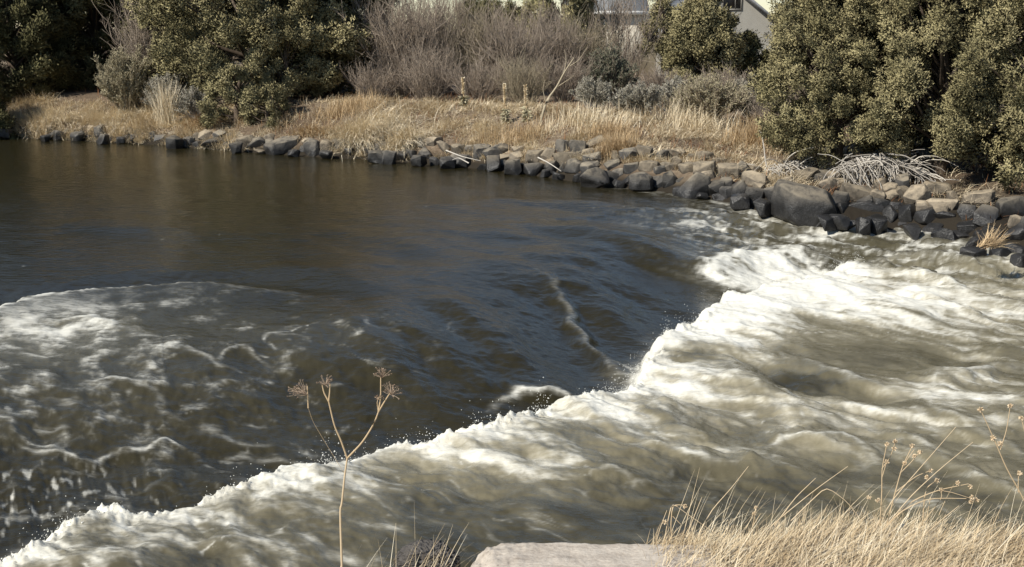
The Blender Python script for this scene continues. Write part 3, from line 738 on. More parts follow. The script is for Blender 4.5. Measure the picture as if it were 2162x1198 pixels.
# a black rock standing in the rapids and a rust coloured one just awash
c = on_z(2050, 548, -.35); o = rock_mesh(c + [0, 0, .02], .40, .4, .42, 801, M['rock']); tag(o, 'lone black rock standing in the white rapids off the right bank', 'rock')
c = on_z(1921, 492, -.36); o = rock_mesh(c + [0, 0, .0], .30, .3, .16, 802, M['rock_rust']); tag(o, 'rust coloured rock just awash below the grey stones', 'rock')
rnd = random.Random(3)
def free(px, py, w, h, k=.42):
    return all(abs(px - q[0]) > (w + q[2]) * k or abs(py - q[1]) > (h + q[3]) * k for q in placed)
# smaller stones filling the revetment
spans = [(-70, 420, 60, (15, 36), 20, 'small weathered stone in the rubble below the left straw bank', 'stones below the left straw bank'),
         (420, 780, 42, (20, 40), 28, 'grey stone in the rubble under the drooping juniper branch', 'stones under the juniper branch'),
         (780, 1180, 58, (24, 42), 46, 'grey basalt stone in the rubble below the middle grass bank', 'stones below the middle grass bank'),
         (1180, 1660, 40, (24, 46), 84, 'small basalt stone between the boulders right of the orange bush', 'stones between the middle boulders'),
         (1660, 2230, 46, (30, 54), 104, 'basalt stone filling the rock wall under the right junipers', 'stones in the right rock wall')]
seed = 1000
for x0, x1, n, (s0, s1), up, lab, grp in spans:
    got = 0; tries = 0
    while got < n and tries < 900:
        tries += 1
        px = rnd.uniform(x0, x1); sy = shore_y(px)
        u = rnd.random()
        py = sy - 7 - up * u ** 1.15
        w_ = rnd.uniform(s0, s1); h_ = w_ * rnd.uniform(.6, .95)
        if not free(px, py, w_, h_, .29): continue
        seed += 1; got += 1
        place_rock(px, py, w_, h_, lab, 'rock_dry' if (u > .55 and rnd.random() < .7) else 'rock', seed, grp, 3)
print('rocks', len(placed))

# ------------------------------------------------------------------ plants
def juniper(x, y, H, W, seed, label, mk='juniper', plumes=110, sprigs=34, fl=16, fs=1.0, group=None, low=.06, shape=1.0, name='juniper_tree', lean=0.0):
    rs = np.random.RandomState(seed); z0 = gz(x, y) - .05
    root = empty(name, (x, y, z0)); tag(root, label, 'tree', group)
    base = np.array([x, y, z0])
    # crown envelope: lumpy cone-egg
    u = rs.rand(plumes); zz = low + (1 - low) * u ** .9
    az = rs.rand(plumes) * 2 * np.pi
    prof = np.sqrt(np.clip(1 - ((zz - .33) / .70) ** 2, 0.02, 1)) * np.where(zz < .33, .78 + .22 * (zz / .33), 1) * shape
    lump = 1 + .38 * pn(az * 1.3 + seed, zz * 4, 9)
    rad = W / 2 * prof * lump * rs.uniform(.70, 1.0, plumes)
    inner = rs.rand(plumes) < .22; rad = np.where(inner, rad * .55, rad)
    A = base + np.stack([np.cos(az) * rad + lean * zz * H, np.sin(az) * rad, zz * H], -1)
    out = np.stack([np.cos(az), np.sin(az), np.zeros(plumes)], -1)
    upw = (.55 + 1.5 * zz)[:, None]
    axd = nrm(out * .95 + np.array([0, 0, 1.0]) * upw * .75 + rs.normal(0, .33, (plumes, 3)))
    pl = rs.uniform(.35, .70, plumes) * (H / 4.5) ** .6 * (W / 3.2) ** .4
    pr = pl * rs.uniform(.36, .50, plumes)
    # sprig centres spread through each plume
    s = int(sprigs * 1.15); fl = int(fl * 1.55)
    t = rs.rand(plumes, s); th_ = rs.rand(plumes, s) * 2 * np.pi; q = np.sqrt(rs.rand(plumes, s)) * .55 + .45
    r_ = pr[:, None] * np.sin(np.pi * np.clip(t * .86 + .12, 0, 1)) ** .7 * q
    ref = nrm(np.cross(axd, rs.normal(size=(plumes, 3)))); ref2 = np.cross(axd, ref)
    rv = np.cos(th_)[..., None] * ref[:, None] + np.sin(th_)[..., None] * ref2[:, None]
    Sp = A[:, None] + axd[:, None] * ((t - .45) * pl[:, None])[..., None] + rv * r_[..., None]
    Sd = nrm(rv * .8 + axd[:, None] * .8 + rs.normal(0, .25, Sp.shape))
    Sp = Sp.reshape(-1, 3); Sd = Sd.reshape(-1, 3); n = len(Sp)
    pt = np.repeat(rs.uniform(-.12, .12, plumes), s) + rs.uniform(-.12, .12, n)
    # flecks in each sprig
    P = Sp[:, None] + rs.normal(0, .038 * fs, (n, fl, 3)) + Sd[:, None] * rs.uniform(-.03, .07, (n, fl, 1)) * fs
    D = nrm(Sd[:, None] + rs.normal(0, .55, (n, fl, 3)))
    tint = np.repeat(.45 + pt, fl) + rs.uniform(-.12, .12, n * fl)
    k = n * fl
    mb = MB(); flecks(mb, P.reshape(-1, 3), D.reshape(-1, 3), rs.uniform(.035, .070, k) * fs, rs.uniform(.014, .024, k) * fs, rs, np.clip(tint, 0, 1))
    tn = nrm(rv.reshape(-1, 3) * .75 + np.repeat(axd, s, 0) * .35 + rs.normal(0, .22, (n, 3)))
    mesh_np('crown', np.concatenate(mb.v), np.concatenate(mb.f), M[mk], root, {'tint': np.concatenate(mb.t), 'tuft': np.repeat(tn, fl * 4, 0)})
    # trunk and limbs
    tb = MB(); k = 9
    tr = np.linspace(0, 1, k)[:, None]
    tp = base + np.array([lean, 0, 1]) * H * .9 * tr + np.concatenate([rs.normal(0, .05, (k, 2)), np.zeros((k, 1))], 1) * tr
    tubes(tb, tp[None], (W * .042 * (1 - tr[:, 0]) ** .8 + .02)[None], 8, [.4])
    nl = min(plumes, 60); sel = rs.choice(plumes, nl, replace=False)
    LP = []
    for j in sel:
        hb = np.clip(zz[j] * .75 - .08, .01, .85)
        p0 = base + np.array([lean * hb * H, 0, hb * H * .9]); p3 = A[j]
        m1 = p0 + (p3 - p0) * .4 + np.array([0, 0, -.05]) ; m2 = p0 + (p3 - p0) * .75 + rs.normal(0, .05, 3)
        LP.append([p0, m1, m2, p3])
    tubes(tb, np.array(LP), np.array([[.035, .026, .018, .008]]) * (W / 3), 5, rs.uniform(.2, .7, nl))
    tb.build('trunk', M['bark'], root, smooth=True)
    return root

def curvy(rs, P0, D, L, k, bend=.15, grav=0.0):
    """n curved twigs from P0 along D"""
    n = len(P0); pts = [P0]; d = nrm(D)
    for i in range(k - 1):
        d = nrm(d + rs.normal(0, bend, (n, 3)) + np.array([0, 0, grav]))
        pts.append(pts[-1] + d * (L / (k - 1))[:, None])
    return np.stack(pts, 1)

def bare_shrub(x, y, H, W, seed, label, mk='twig_pink', stems=60, kids=7, r=.010, upright=1.0, name='bare_shrub', group=None, cat='shrub', grav=0.04):
    rs = np.random.RandomState(seed); z0 = gz(x, y) - .03
    o_ = np.array([x, y, z0])
    az = rs.rand(stems) * 2 * np.pi; sp = rs.rand(stems) ** .7
    P0 = o_ + np.stack([np.cos(az) * W * .12 * sp, np.sin(az) * W * .12 * sp, 0 * az], -1)
    D = np.stack([np.cos(az) * sp * W * .5, np.sin(az) * sp * W * .5, np.full(stems, H * upright)], -1)
    L = H * rs.uniform(.6, 1.05, stems)
    mb = MB()
    S = curvy(rs, P0, D, L, 8, .10, grav)
    rad = np.linspace(1, .35, 8)[None] * r * rs.uniform(.7, 1.4, stems)[:, None]
    tubes(mb, S, rad, 3, rs.uniform(.25, .7, stems))
    for gen, (kk, ln, rr_) in enumerate(((kids, .38, .62), (kids * 2, .20, .45))):
        n = stems * kk; j = np.repeat(np.arange(stems), kk); f = rs.uniform(.2, .98, n) * 7
        i0 = np.floor(f).astype(int).clip(0, 6); fr = (f - i0)[:, None]
        p = S[j, i0] * (1 - fr) + S[j, i0 + 1] * fr
        dd = nrm(S[j, i0 + 1] - S[j, i0]) + rs.normal(0, .45, (n, 3))
        K = curvy(rs, p, dd, L[j] * ln * rs.uniform(.5, 1.2, n), 5, .16, grav * 2)
        tubes(mb, K, np.linspace(1, .4, 5)[None] * r * rr_ * rs.uniform(.7, 1.2, n)[:, None], 3, rs.uniform(.3, .9, n))
    o = mb.build(name, M[mk], origin=o_)
    tag(o, label, cat, group); return o

def leafy_shrub(x, y, H, W, seed, label, leafmat='sage', twigmat='twig_grey', stems=70, tips=45, fs=1.0, name='sagebrush', group=None, up=.8, sag=0.0):
    rs = np.random.RandomState(seed); z0 = gz(x, y) - .03
    o_ = np.array([x, y, z0]); root = empty(name, o_); tag(root, label, 'shrub', group)
    az = rs.rand(stems) * 2 * np.pi; sp = rs.rand(stems) ** .55
    el = sp * 1.15
    D = np.stack([np.cos(az) * np.sin(el) * W * .5, np.sin(az) * np.sin(el) * W * .5, np.cos(el) * H * up + .1], -1)
    L = np.linalg.norm(D, axis=1) * rs.uniform(.75, 1.12, stems) * 1.05
    P0 = np.repeat(o_[None], stems, 0) + rs.normal(0, .05, (stems, 3)) * [1, 1, 0]
    S = curvy(rs, P0, D, L, 7, .10, .05)
    mb = MB(); tubes(mb, S, np.linspace(.012, .004, 7)[None] * fs, 3, rs.uniform(.2, .7, stems)); 
    n = stems * tips; j = np.repeat(np.arange(stems), tips); f = rs.uniform(.45, 1.0, n) ** .8 * 6
    i0 = np.floor(f).astype(int).clip(0, 5); fr = (f - i0)[:, None]
    p = S[j, i0] * (1 - fr) + S[j, i0 + 1] * fr
    dd = nrm(S[j, i0 + 1] - S[j, i0]) + rs.normal(0, .45, (n, 3)) + [0, 0, .3]
    K = curvy(rs, p, dd, rs.uniform(.08, .2, n) * (W + H) * .35, 4, .15, .06)
    tubes(mb, K, np.linspace(.0055, .003, 4)[None] * fs, 3, rs.uniform(.3, .9, n))
    mb.build('stems', M[twigmat], root)
    lf = MB(); m = 7
    f = rs.uniform(.3, 3, (n, m)); i0 = np.floor(f).astype(int).clip(0, 2); fr = (f - i0)[..., None]
    jj = np.arange(n)[:, None]
    p = K[jj, i0] * (1 - fr) + K[jj, i0 + 1] * fr
    d = nrm(K[jj, i0 + 1] - K[jj, i0]) + rs.normal(0, .5, (n, m, 3)); k = n * m
    flecks(lf, p.reshape(-1, 3), d.reshape(-1, 3), rs.uniform(.03, .06, k) * fs, rs.uniform(.010, .018, k) * fs, rs, np.clip(np.repeat(.5 + rs.uniform(-.2, .2, n), m) + rs.uniform(-.15, .15, k), 0, 1))
    lf.build('foliage', M[leafmat], root)
    return root

def P_at(px, Y):          # bank position straight behind a photograph column at distance Y
    return at_y(px, 300, Y)[0]

# right-hand junipers
juniper(P_at(1765, 25.6), 25.6, 4.3, 3.2, 11, 'pale olive juniper with its foliage to the ground, left tree of the right group', plumes=190, sprigs=44, fl=18, fs=1.05, low=.10)
juniper(P_at(1985, 24.8), 24.8, 4.6, 3.6, 12, 'broad olive juniper with dark gaps, middle tree of the right group', plumes=210, sprigs=44, fl=18, fs=1.05, low=.14)
juniper(P_at(1880, 26.6), 26.6, 4.6, 3.0, 15, 'paler juniper filling the space between the two big trees of the right group', plumes=130, sprigs=40, fl=16, fs=1.1, low=.12)
juniper(P_at(2215, 23.6), 23.6, 4.8, 3.5, 13, 'dark juniper cut by the right edge of the frame', plumes=180, sprigs=40, fl=17, fs=1.2, low=.06)
juniper(P_at(2480, 24.0), 24.0, 5.0, 4.2, 14, 'juniper standing beyond the right frame edge', plumes=90, sprigs=30, fl=14, fs=1.7)
# left junipers
juniper(P_at(545, 37.5), 37.5, 5.0, 6.2, 21, 'large olive juniper leaning over the water at left centre', plumes=270, sprigs=42, fl=16, fs=1.6, low=.05)
juniper(P_at(500, 34.6), 34.6, 1.9, 2.0, 22, 'small scrubby juniper drooping to the rocks at the waterline', plumes=44, sprigs=34, fl=14, fs=1.2, low=.02, lean=.15)
juniper(P_at(568, 33.9), 33.9, 1.0, 1.5, 29, 'low juniper branch mass trailing over the black boulders at the waterline', plumes=26, sprigs=30, fl=14, fs=1.1, low=.0)
juniper(P_at(610, 35.6), 35.6, 2.4, 1.8, 30, 'ragged young juniper under the right side of the large olive juniper', plumes=40, sprigs=30, fl=14, fs=1.3, low=.02)
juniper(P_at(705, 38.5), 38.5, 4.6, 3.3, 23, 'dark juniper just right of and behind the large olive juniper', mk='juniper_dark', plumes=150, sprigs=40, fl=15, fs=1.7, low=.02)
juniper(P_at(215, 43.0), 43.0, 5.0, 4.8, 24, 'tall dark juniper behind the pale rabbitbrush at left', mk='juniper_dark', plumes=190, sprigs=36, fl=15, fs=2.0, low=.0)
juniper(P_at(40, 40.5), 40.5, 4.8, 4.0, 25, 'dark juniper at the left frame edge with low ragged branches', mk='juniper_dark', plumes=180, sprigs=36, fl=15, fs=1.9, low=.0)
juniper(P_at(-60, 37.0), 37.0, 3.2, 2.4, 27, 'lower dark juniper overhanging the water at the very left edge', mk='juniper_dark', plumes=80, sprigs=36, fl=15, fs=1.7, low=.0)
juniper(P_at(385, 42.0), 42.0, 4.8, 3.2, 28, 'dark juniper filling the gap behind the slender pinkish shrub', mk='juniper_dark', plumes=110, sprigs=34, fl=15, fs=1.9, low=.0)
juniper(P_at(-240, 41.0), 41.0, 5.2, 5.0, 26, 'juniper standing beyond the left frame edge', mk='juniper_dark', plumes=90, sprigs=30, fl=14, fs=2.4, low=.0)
# behind
juniper(P_at(1190, 44.0), 44.0, 4.0, 2.5, 31, 'narrow juniper behind the tall bare willows', plumes=100, sprigs=34, fl=14, fs=1.8, low=.05)
juniper(P_at(1478, 40.0), 40.0, 3.1, 2.2, 32, 'brownish green juniper in front of the house gable', plumes=110, sprigs=36, fl=14, fs=1.7, low=.02)
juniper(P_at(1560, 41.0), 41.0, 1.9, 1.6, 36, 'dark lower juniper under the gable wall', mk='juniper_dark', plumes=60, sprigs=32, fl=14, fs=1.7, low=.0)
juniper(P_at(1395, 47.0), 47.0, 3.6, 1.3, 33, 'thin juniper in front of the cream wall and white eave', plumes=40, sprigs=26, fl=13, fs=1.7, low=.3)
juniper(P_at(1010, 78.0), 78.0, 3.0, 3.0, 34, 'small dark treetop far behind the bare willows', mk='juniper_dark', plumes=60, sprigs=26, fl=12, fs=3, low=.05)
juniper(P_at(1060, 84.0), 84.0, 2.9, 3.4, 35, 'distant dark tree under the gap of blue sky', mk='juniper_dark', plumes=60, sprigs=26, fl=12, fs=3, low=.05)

# bare willows and shrubs
bare_shrub(P_at(860, 37.0), 37.0, 3.0, 3.0, 41, 'pinkish grey bare shrub right beside the dark juniper', stems=150, kids=8, r=.013)
bare_shrub(P_at(930, 38.5), 38.5, 3.2, 2.6, 60, 'second pinkish bare shrub with an arching crown', stems=80, kids=7, r=.013)
bare_shrub(P_at(1000, 38.0), 38.0, 2.55, 2.8, 42, 'tall bare grey willow with dense upright twigs, left of the middle', stems=100, kids=7, r=.013, mk='twig_tan')
bare_shrub(P_at(1085, 37.0), 37.0, 2.45, 2.8, 43, 'tall bare brown willow in the middle behind the mullein stalks', stems=100, kids=8, r=.013)
bare_shrub(P_at(1165, 39.0), 39.0, 2.4, 2.4, 44, 'bare willow thicket left of the sagebrush', stems=80, kids=8, r=.013)
bare_shrub(P_at(1225, 40.0), 40.0, 2.2, 2.4, 61, 'lower bare thicket above the dark sagebrush', stems=110, kids=8, r=.012, mk='twig_tan')
bare_shrub(P_at(1320, 43.0), 43.0, 3.4, 2.6, 45, 'thin bare shrub screening the cream wall of the house', stems=34, kids=6, r=.013)
bare_shrub(P_at(1285, 45.0), 45.0, 3.6, 1.6, 66, 'slim bare shrub rising before the left end of the house eave', stems=34, kids=6, r=.013)
bare_shrub(P_at(310, 38.5), 38.5, 2.9, 1.8, 46, 'slender bare pinkish shrub between the two left junipers', stems=70, kids=7, r=.014)
bare_shrub(P_at(905, 35.0), 35.0, 1.5, 2.4, 47, 'low tangled grey bush at the foot of the bare shrubs', stems=90, kids=8, r=.009)
bare_shrub(P_at(1010, 34.5), 34.5, 1.2, 2.4, 62, 'low grey brush left of the mullein stalks', stems=80, kids=8, r=.009)
bare_shrub(P_at(1105, 34.0), 34.0, 1.2, 2.4, 48, 'low brown brush behind the grass bank', mk='twig_tan', stems=90, kids=8, r=.009)
bare_shrub(P_at(1190, 34.5), 34.5, 1.3, 2.0, 63, 'low brown brush left of the silver sagebrush', stems=80, kids=8, r=.009)
bare_shrub(P_at(1620, 31.0), 31.0, .9, 1.4, 49, 'low reddish brush left of the right juniper', stems=70, kids=6, r=.007)
bare_shrub(P_at(790, 36.0), 36.0, 1.2, 2.4, 50, 'low dark brush in the shade of the juniper', stems=80, kids=7, r=.009)
bare_shrub(P_at(1390, 38.0), 38.0, .9, 2.4, 64, 'low reddish brush on the slope below the cream wall', stems=90, kids=7, r=.010)
bare_shrub(P_at(1530, 36.5), 36.5, 1.1, 2.6, 65, 'pinkish brush behind the wide round bush', stems=110, kids=7, r=.009)
leafy_shrub(P_at(1285, 35.5), 35.5, 1.5, 1.8, 51, 'dark grey green sagebrush behind the silver sagebrush', 'sage_green', 'twig_pink', stems=100, fs=1.4)
leafy_shrub(P_at(1248, 31.5), 31.5, .85, 1.0, 52, 'small silver sagebrush at the left end of the sagebrush row', stems=80, tips=30, fs=1.2)
leafy_shrub(P_at(1345, 31.0), 31.0, .85, 1.3, 53, 'silver sagebrush in the middle of the sagebrush row', stems=90, tips=34, fs=1.2)
leafy_shrub(P_at(1420, 33.5), 33.5, .9, 1.5, 54, 'dull grey sagebrush behind the silver one', 'sage', 'twig_grey', stems=90, tips=34, fs=1.3)
leafy_shrub(P_at(1490, 31.5), 31.5, 1.15, 2.3, 55, 'wide round tan grey bush left of the right juniper', 'rabbit', 'twig_pink', stems=170, tips=34, fs=1.2, name='rabbitbrush')
leafy_shrub(P_at(1580, 33.0), 33.0, 1.1, 1.7, 56, 'grey bush half hidden by the right juniper', 'sage', 'twig_pink', stems=100, tips=34, fs=1.3)
leafy_shrub(P_at(275, 37.0), 37.0, 1.55, 1.7, 57, 'pale grey green rabbitbrush in front of the left junipers', 'rabbit', 'twig_tan', stems=160, tips=40, fs=1.3, name='rabbitbrush', up=1.1)
leafy_shrub(P_at(360, 36.5), 36.5, 1.25, 1.2, 58, 'grey brush beside the pale rabbitbrush', 'sage', 'twig_grey', stems=90, tips=34, fs=1.2)
leafy_shrub(P_at(420, 35.6), 35.6, .9, 1.2, 59, 'low grey shrub at the foot of the large olive juniper', 'sage', 'twig_grey', stems=70, tips=30, fs=1.2)

# a far row of shrubs and trees closing the view behind
for k, px in enumerate(range(-300, 2500, 110)):
    Yk = 60 + (k * 37 % 17)
    if 1180 < px < 1700: continue
    if px == 1020: continue
    bare_shrub(P_at(px, Yk), Yk, 2.1 + (k * 13 % 7) * .12, 4.5, 300 + k, 'faint brown thicket in the far row behind the bank', stems=45, kids=6, r=.03, group='far thickets', name='thicket')

# leaning bare sapling, mullein stalks
def stick(name, pts, r0, r1, matk, label=None, cat=None, parent=None, sides=5, tint=.5):
    P = np.array(pts, float); k = len(P)
    t = np.linspace(0, 1, k); tt = np.linspace(0, 1, k * 3)
    Q = np.stack([np.interp(tt, t, P[:, i]) for i in range(3)], -1)
    Q[1:-1] = (Q[:-2] + Q[1:-1] * 2 + Q[2:]) / 4
    mb = MB(); tubes(mb, Q[None], np.linspace(r0, r1, len(Q))[None], sides, [tint])
    o = mb.build(name, M[matk], parent, smooth=True, origin=None if parent else P[0])
    if label: tag(o, label, cat)
    return o
b0 = hit(1140, 268); Ys = b0[1]
rt = empty('dead_sapling', b0); tag(rt, 'leaning bare sapling rising right from the grass bank in front of the willows', 'sapling')
stick('trunk', [b0, at_y(1152, 215, Ys), at_y(1175, 185, Ys), at_y(1190, 155, Ys), at_y(1212, 122, Ys)], .035, .012, 'twig_tan', parent=rt, tint=.8)
for q in ([(1175, 185), (1195, 172), (1212, 160)], [(1190, 155), (1196, 130), (1192, 105)], [(1203, 140), (1222, 128), (1240, 100)], [(1152, 215), (1146, 190), (1150, 170)]):
    stick('branch', [at_y(a, b, Ys) for a, b in q], .012, .005, 'twig_tan', parent=rt, tint=.8)
def mullein(px, py0, py1, seed, label):
    rs = np.random.RandomState(seed); b = hit(px, py0); Y = b[1]
    root = empty('mullein_stalk', b); tag(root, label, 'plant')
    top = at_y(px - 3, py1, Y); stick('stem', [b, (b + top) / 2 + [.01, 0, 0], top], .022, .010, 'stem', parent=root)
    n = 420; t = rs.uniform(.45, 1, n); P = b + (top - b) * t[:, None]; az = rs.rand(n) * 6.28
    D = np.stack([np.cos(az), np.sin(az), rs.uniform(.2, .9, n)], -1)
    mb = MB(); flecks(mb, P, D, rs.uniform(.03, .07, n), .03, rs, rs.uniform(.3, .8, n)); mb.build('seed_head', M['straw'], root)
    n = 130; t = rs.uniform(.0, .4, n); P = b + (top - b) * t[:, None]; az = rs.rand(n) * 6.28
    mb = MB(); flecks(mb, P, np.stack([np.cos(az), np.sin(az), rs.uniform(-.9, .2, n)], -1), rs.uniform(.10, .2, n), .045, rs, rs.uniform(.3, .7, n)); mb.build('leaves', M['rabbit'], root)
mullein(1068, 262, 178, 1, 'left of the two tall dried mullein stalks on the grass bank')
mullein(1112, 258, 180, 2, 'right of the two tall dried mullein stalks on the grass bank')
mullein(980, 228, 165, 3, 'short dried stalk left of the mullein pair at the back of the grass')

# ------------------------------------------------------------------ dry grass on the far bank
def bank_grass():
    rs = np.random.RandomState(77); mb = MB()
    n = 210000
    px = rs.uniform(-250, 2450, n)
    sx = np.interp(px, [p[0] for p in SHORE_PX], np.arange(len(SHORE_PX)))
    S = np.array(SHORE); i0 = np.floor(sx).astype(int).clip(0, len(S) - 2); f = (sx - i0)[:, None]
    base = S[i0] * (1 - f) + S[i0 + 1] * f
    dirv = nrm(base)                                  # away from the river
    width = np.interp(px, [-250, 0, 420, 700, 1200, 1600, 1700, 2450], [2.6, 3.0, 3.2, 4.4, 5.6, 6.2, 5, 5])
    start = np.interp(px, [-250, 0, 60, 420, 640, 780, 900, 1150, 1300, 1640, 1760, 2450], [.4, .4, .08, .08, .3, .1, .25, .55, .8, 1.2, 2.0, 2.0])
    d = start + rs.rand(n) ** 1.15 * width
    P2 = base + dirv * d[:, None]
    cl = fbm(P2[:, 0] * 1.1, P2[:, 1] * 1.1, 3, 301) + .5 * fbm(P2[:, 0] * 3.5, P2[:, 1] * 3.5, 2, 303)
    pxs = px
    dens = np.interp(pxs, [-250, -40, 20, 60, 400, 480, 520, 640, 680, 740, 1640, 1700, 1780, 2450], [.1, .2, .5, 1, 1, .7, .25, .2, .6, 1, 1, .35, .10, .05])
    keep = rs.rand(n) < np.clip(dens * (.75 + 1.2 * cl), 0, 1)
    P2, cl, px, d = P2[keep], cl[keep], px[keep], d[keep]; n = len(P2)
    z = ground_h(P2[:, 0], P2[:, 1])
    P = np.stack([P2[:, 0], P2[:, 1], z - .02], -1)
    tuft = np.clip(.6 + 1.3 * cl, .25, 1.5)
    L = rs.uniform(.14, .36, n) * tuft * np.interp(px, [0, 450, 700, 1000], [1.45, 1.3, 1.1, 1.0])
    az = rs.normal(-math.pi / 2 + .25, .95, n) + 1.3 * pn(P2[:, 0] * .9, P2[:, 1] * .9, 305)
    lean = np.abs(rs.normal(.55, .35, n)); droop = rs.uniform(.2, 1.4, n)
    tint = np.clip(.48 + .28 * pn(P2[:, 0] * 1.7, P2[:, 1] * 1.7, 307) + rs.uniform(-.22, .25, n) - .0 * d, 0, 1)
    blades(mb, P, az, lean, L, rs.uniform(.007, .014, n), droop, tint, 4)
    o = mb.build('dry_grass', M['straw'])
    tag(o, 'matted straw coloured dry grass covering the far bank above the rocks', 'grass', kind='stuff')
    # leaf litter and low weeds in rust tones
    n = 26000
    px = rs.uniform(-250, 2450, n); sx = np.interp(px, [p[0] for p in SHORE_PX], np.arange(len(SHORE_PX)))
    i0 = np.floor(sx).astype(int).clip(0, len(S) - 2); f = (sx - i0)[:, None]; base = S[i0] * (1 - f) + S[i0 + 1] * f
    P2 = base + nrm(base) * rs.uniform(.8, 14, n)[:, None]
    k = rs.rand(n) < np.clip(.35 + 1.5 * fbm(P2[:, 0] * .5, P2[:, 1] * .5, 3, 311), .05, 1); P2 = P2[k]; n = len(P2)
    P = np.stack([P2[:, 0], P2[:, 1], ground_h(P2[:, 0], P2[:, 1])], -1)
    mb = MB(); blades(mb, P, rs.rand(n) * 6.28, np.abs(rs.normal(.5, .4, n)), rs.uniform(.06, .28, n), rs.uniform(.01, .02, n), rs.uniform(0, 1, n), rs.uniform(.1, .9, n), 3)
    o = mb.build('dead_weeds', M['dead_leaf']); tag(o, 'reddish brown dead weeds and litter under the shrubs', 'weeds', kind='stuff')
bank_grass()

def tuft(px, py, n, L, seed, label, mk='straw', spread=.22, lean0=.5, name='grass_tuft', az0=-math.pi / 2, azs=1.2, wd=.012, droop=(.6, 1.9), zoff=0.0):
    rs = np.random.RandomState(seed); b = hit(px, py)
    P = b + np.stack([rs.normal(0, spread, n), rs.normal(0, spread * .6, n), np.zeros(n)], -1)
    P[:, 2] = ground_h(P[:, 0], P[:, 1]) - .02 + zoff
    mb = MB(); blades(mb, P, rs.normal(az0, azs, n), np.abs(rs.normal(lean0, .3, n)), rs.uniform(.5, 1.1, n) * L, rs.uniform(.6, 1.2, n) * wd, rs.uniform(droop[0], droop[1], n), np.clip(rs.normal(.62, .2, n), 0, 1), 7)
    o = mb.build(name, M[mk], origin=b); tag(o, label, 'grass tuft'); return o
tuft(770, 300, 1500, .95, 1, 'big straw tuft hanging over the waterline left of the middle', spread=.26)
tuft(855, 308, 1100, .75, 2, 'smaller straw tuft hanging over the rocks right of the big one', spread=.24)
tuft(810, 275, 1100, .8, 3, 'combed flat tuft of grass above the two hanging tufts', spread=.4)
tuft(350, 268, 420, 1.35, 4, 'tall upright bunch of pale reeds before the left juniper', spread=.12, lean0=.08, azs=3, droop=(0, .25))
tuft(250, 262, 900, .7, 5, 'pale tuft in the middle of the left straw bank', spread=.35)
tuft(110, 262, 1000, .75, 6, 'tangled pale tuft at the left end of the straw bank', spread=.45)
tuft(435, 268, 700, .6, 7, 'orange tinged tuft beside the drooping juniper', mk='rust', spread=.3)
tuft(1300, 330, 1500, .55, 8, 'bushy orange brown weed growing down between the boulders', mk='rust', spread=.2, lean0=.3, azs=3, droop=(0, .8), name='orange_weed')
tuft(1290, 295, 900, .5, 9, 'orange brown weed clump above the bushy one', mk='rust', spread=.3, lean0=.3, azs=3, droop=(0, .8), name='orange_weed')
tuft(1080, 300, 900, .4, 10, 'low rusty weeds at the grass edge in mid bank', mk='rust', spread=.5, lean0=.4, azs=3, droop=(0, .8), name='orange_weed')
tuft(1590, 310, 700, .8, 11, 'spiky orange straw clump left of the right juniper trunk', mk='rust', spread=.3, lean0=.35, azs=3, droop=(0, .4), name='orange_weed')
tuft(740, 240, 700, .55, 12, 'reddish weed clump at the shade edge of the juniper', mk='rust', spread=.45, lean0=.4, azs=3, droop=(0, .6), name='orange_weed')
tuft(1460, 270, 900, .7, 13, 'pale grass tuft in front of the wide round bush', spread=.6, lean0=.4, azs=3, droop=(0, 1))
tuft(1250, 262, 700, .6, 14, 'straw tuft at the foot of the silver sagebrush', spread=.5, lean0=.4, azs=3, droop=(0, 1))
tuft(660, 285, 700, .5, 15, 'orange straw tuft right of the black boulder', mk='rust', spread=.3)

# little straw tuft clinging to the wet stones at far right
rs = np.random.RandomState(31); b = at_y(2085, 520, 17.6); n = 160
mb = MB(); P = b + rs.normal(0, .05, (n, 3)) * [1.3, .6, .4]
blades(mb, P, rs.normal(.3, .9, n), rs.uniform(.5, 1.4, n), rs.uniform(.15, .42, n), rs.uniform(.006, .012, n), rs.uniform(-.4, .5, n), rs.uniform(.3, .9, n), 4)
tag(mb.build('grass_tuft', M['rust'], origin=b), 'little straw tuft clinging to the wet stones at far right', 'grass tuft')

# piles of bleached dead branches on the right rock wall
def brush_pile(px0, px1, py_top, py_bot, n, seed, label, spreadY=.5):
    rs = np.random.RandomState(seed)
    c = hit((px0 + px1) / 2, py_bot - 12); D = c[1]
    mb = MB()
    pxs = rs.uniform(px0, px1, n); u = rs.rand(n)
    top = py_top + 14 * np.abs((pxs - (px0 + px1) / 2) / (px1 - px0)) ** 1.5 * 6
    A = np.array([at_y(a, b + (py_bot - b) * uu * .35, D + rs.uniform(-.1, spreadY)) for a, b, uu in zip(pxs, top, u)])
    L = rs.uniform(.35, .95, n)
    d = np.stack([rs.normal(.35, .75, n), rs.normal(-.45, .25, n), rs.normal(-.15, .35, n)], -1)
    K = curvy(rs, A, d, L, 9, .16, -.11)
    tubes(mb, K, np.linspace(.012, .006, 9)[None] * rs.uniform(.6, 1.5, n)[:, None], 4, rs.uniform(.2, 1, n))
    tag(mb.build('brush_pile', M['twig_grey'], origin=c), label, 'branches')
brush_pile(1765, 1940, 322, 405, 230, 61, 'pile of bleached curved branches draped over the right rock wall')
brush_pile(1590, 1745, 338, 385, 130, 62, 'thinner scatter of grey twigs above the largest boulder')
b = hit(1120, 318)
stick('fallen_branch', [at_y(1136, 333, 26.2), at_y(1160, 345, 25.9), at_y(1185, 362, 25.6)], .018, .007, 'twig_grey', 'broken white branch lying down the rocks left of the flat faced boulder', 'branch', tint=1)
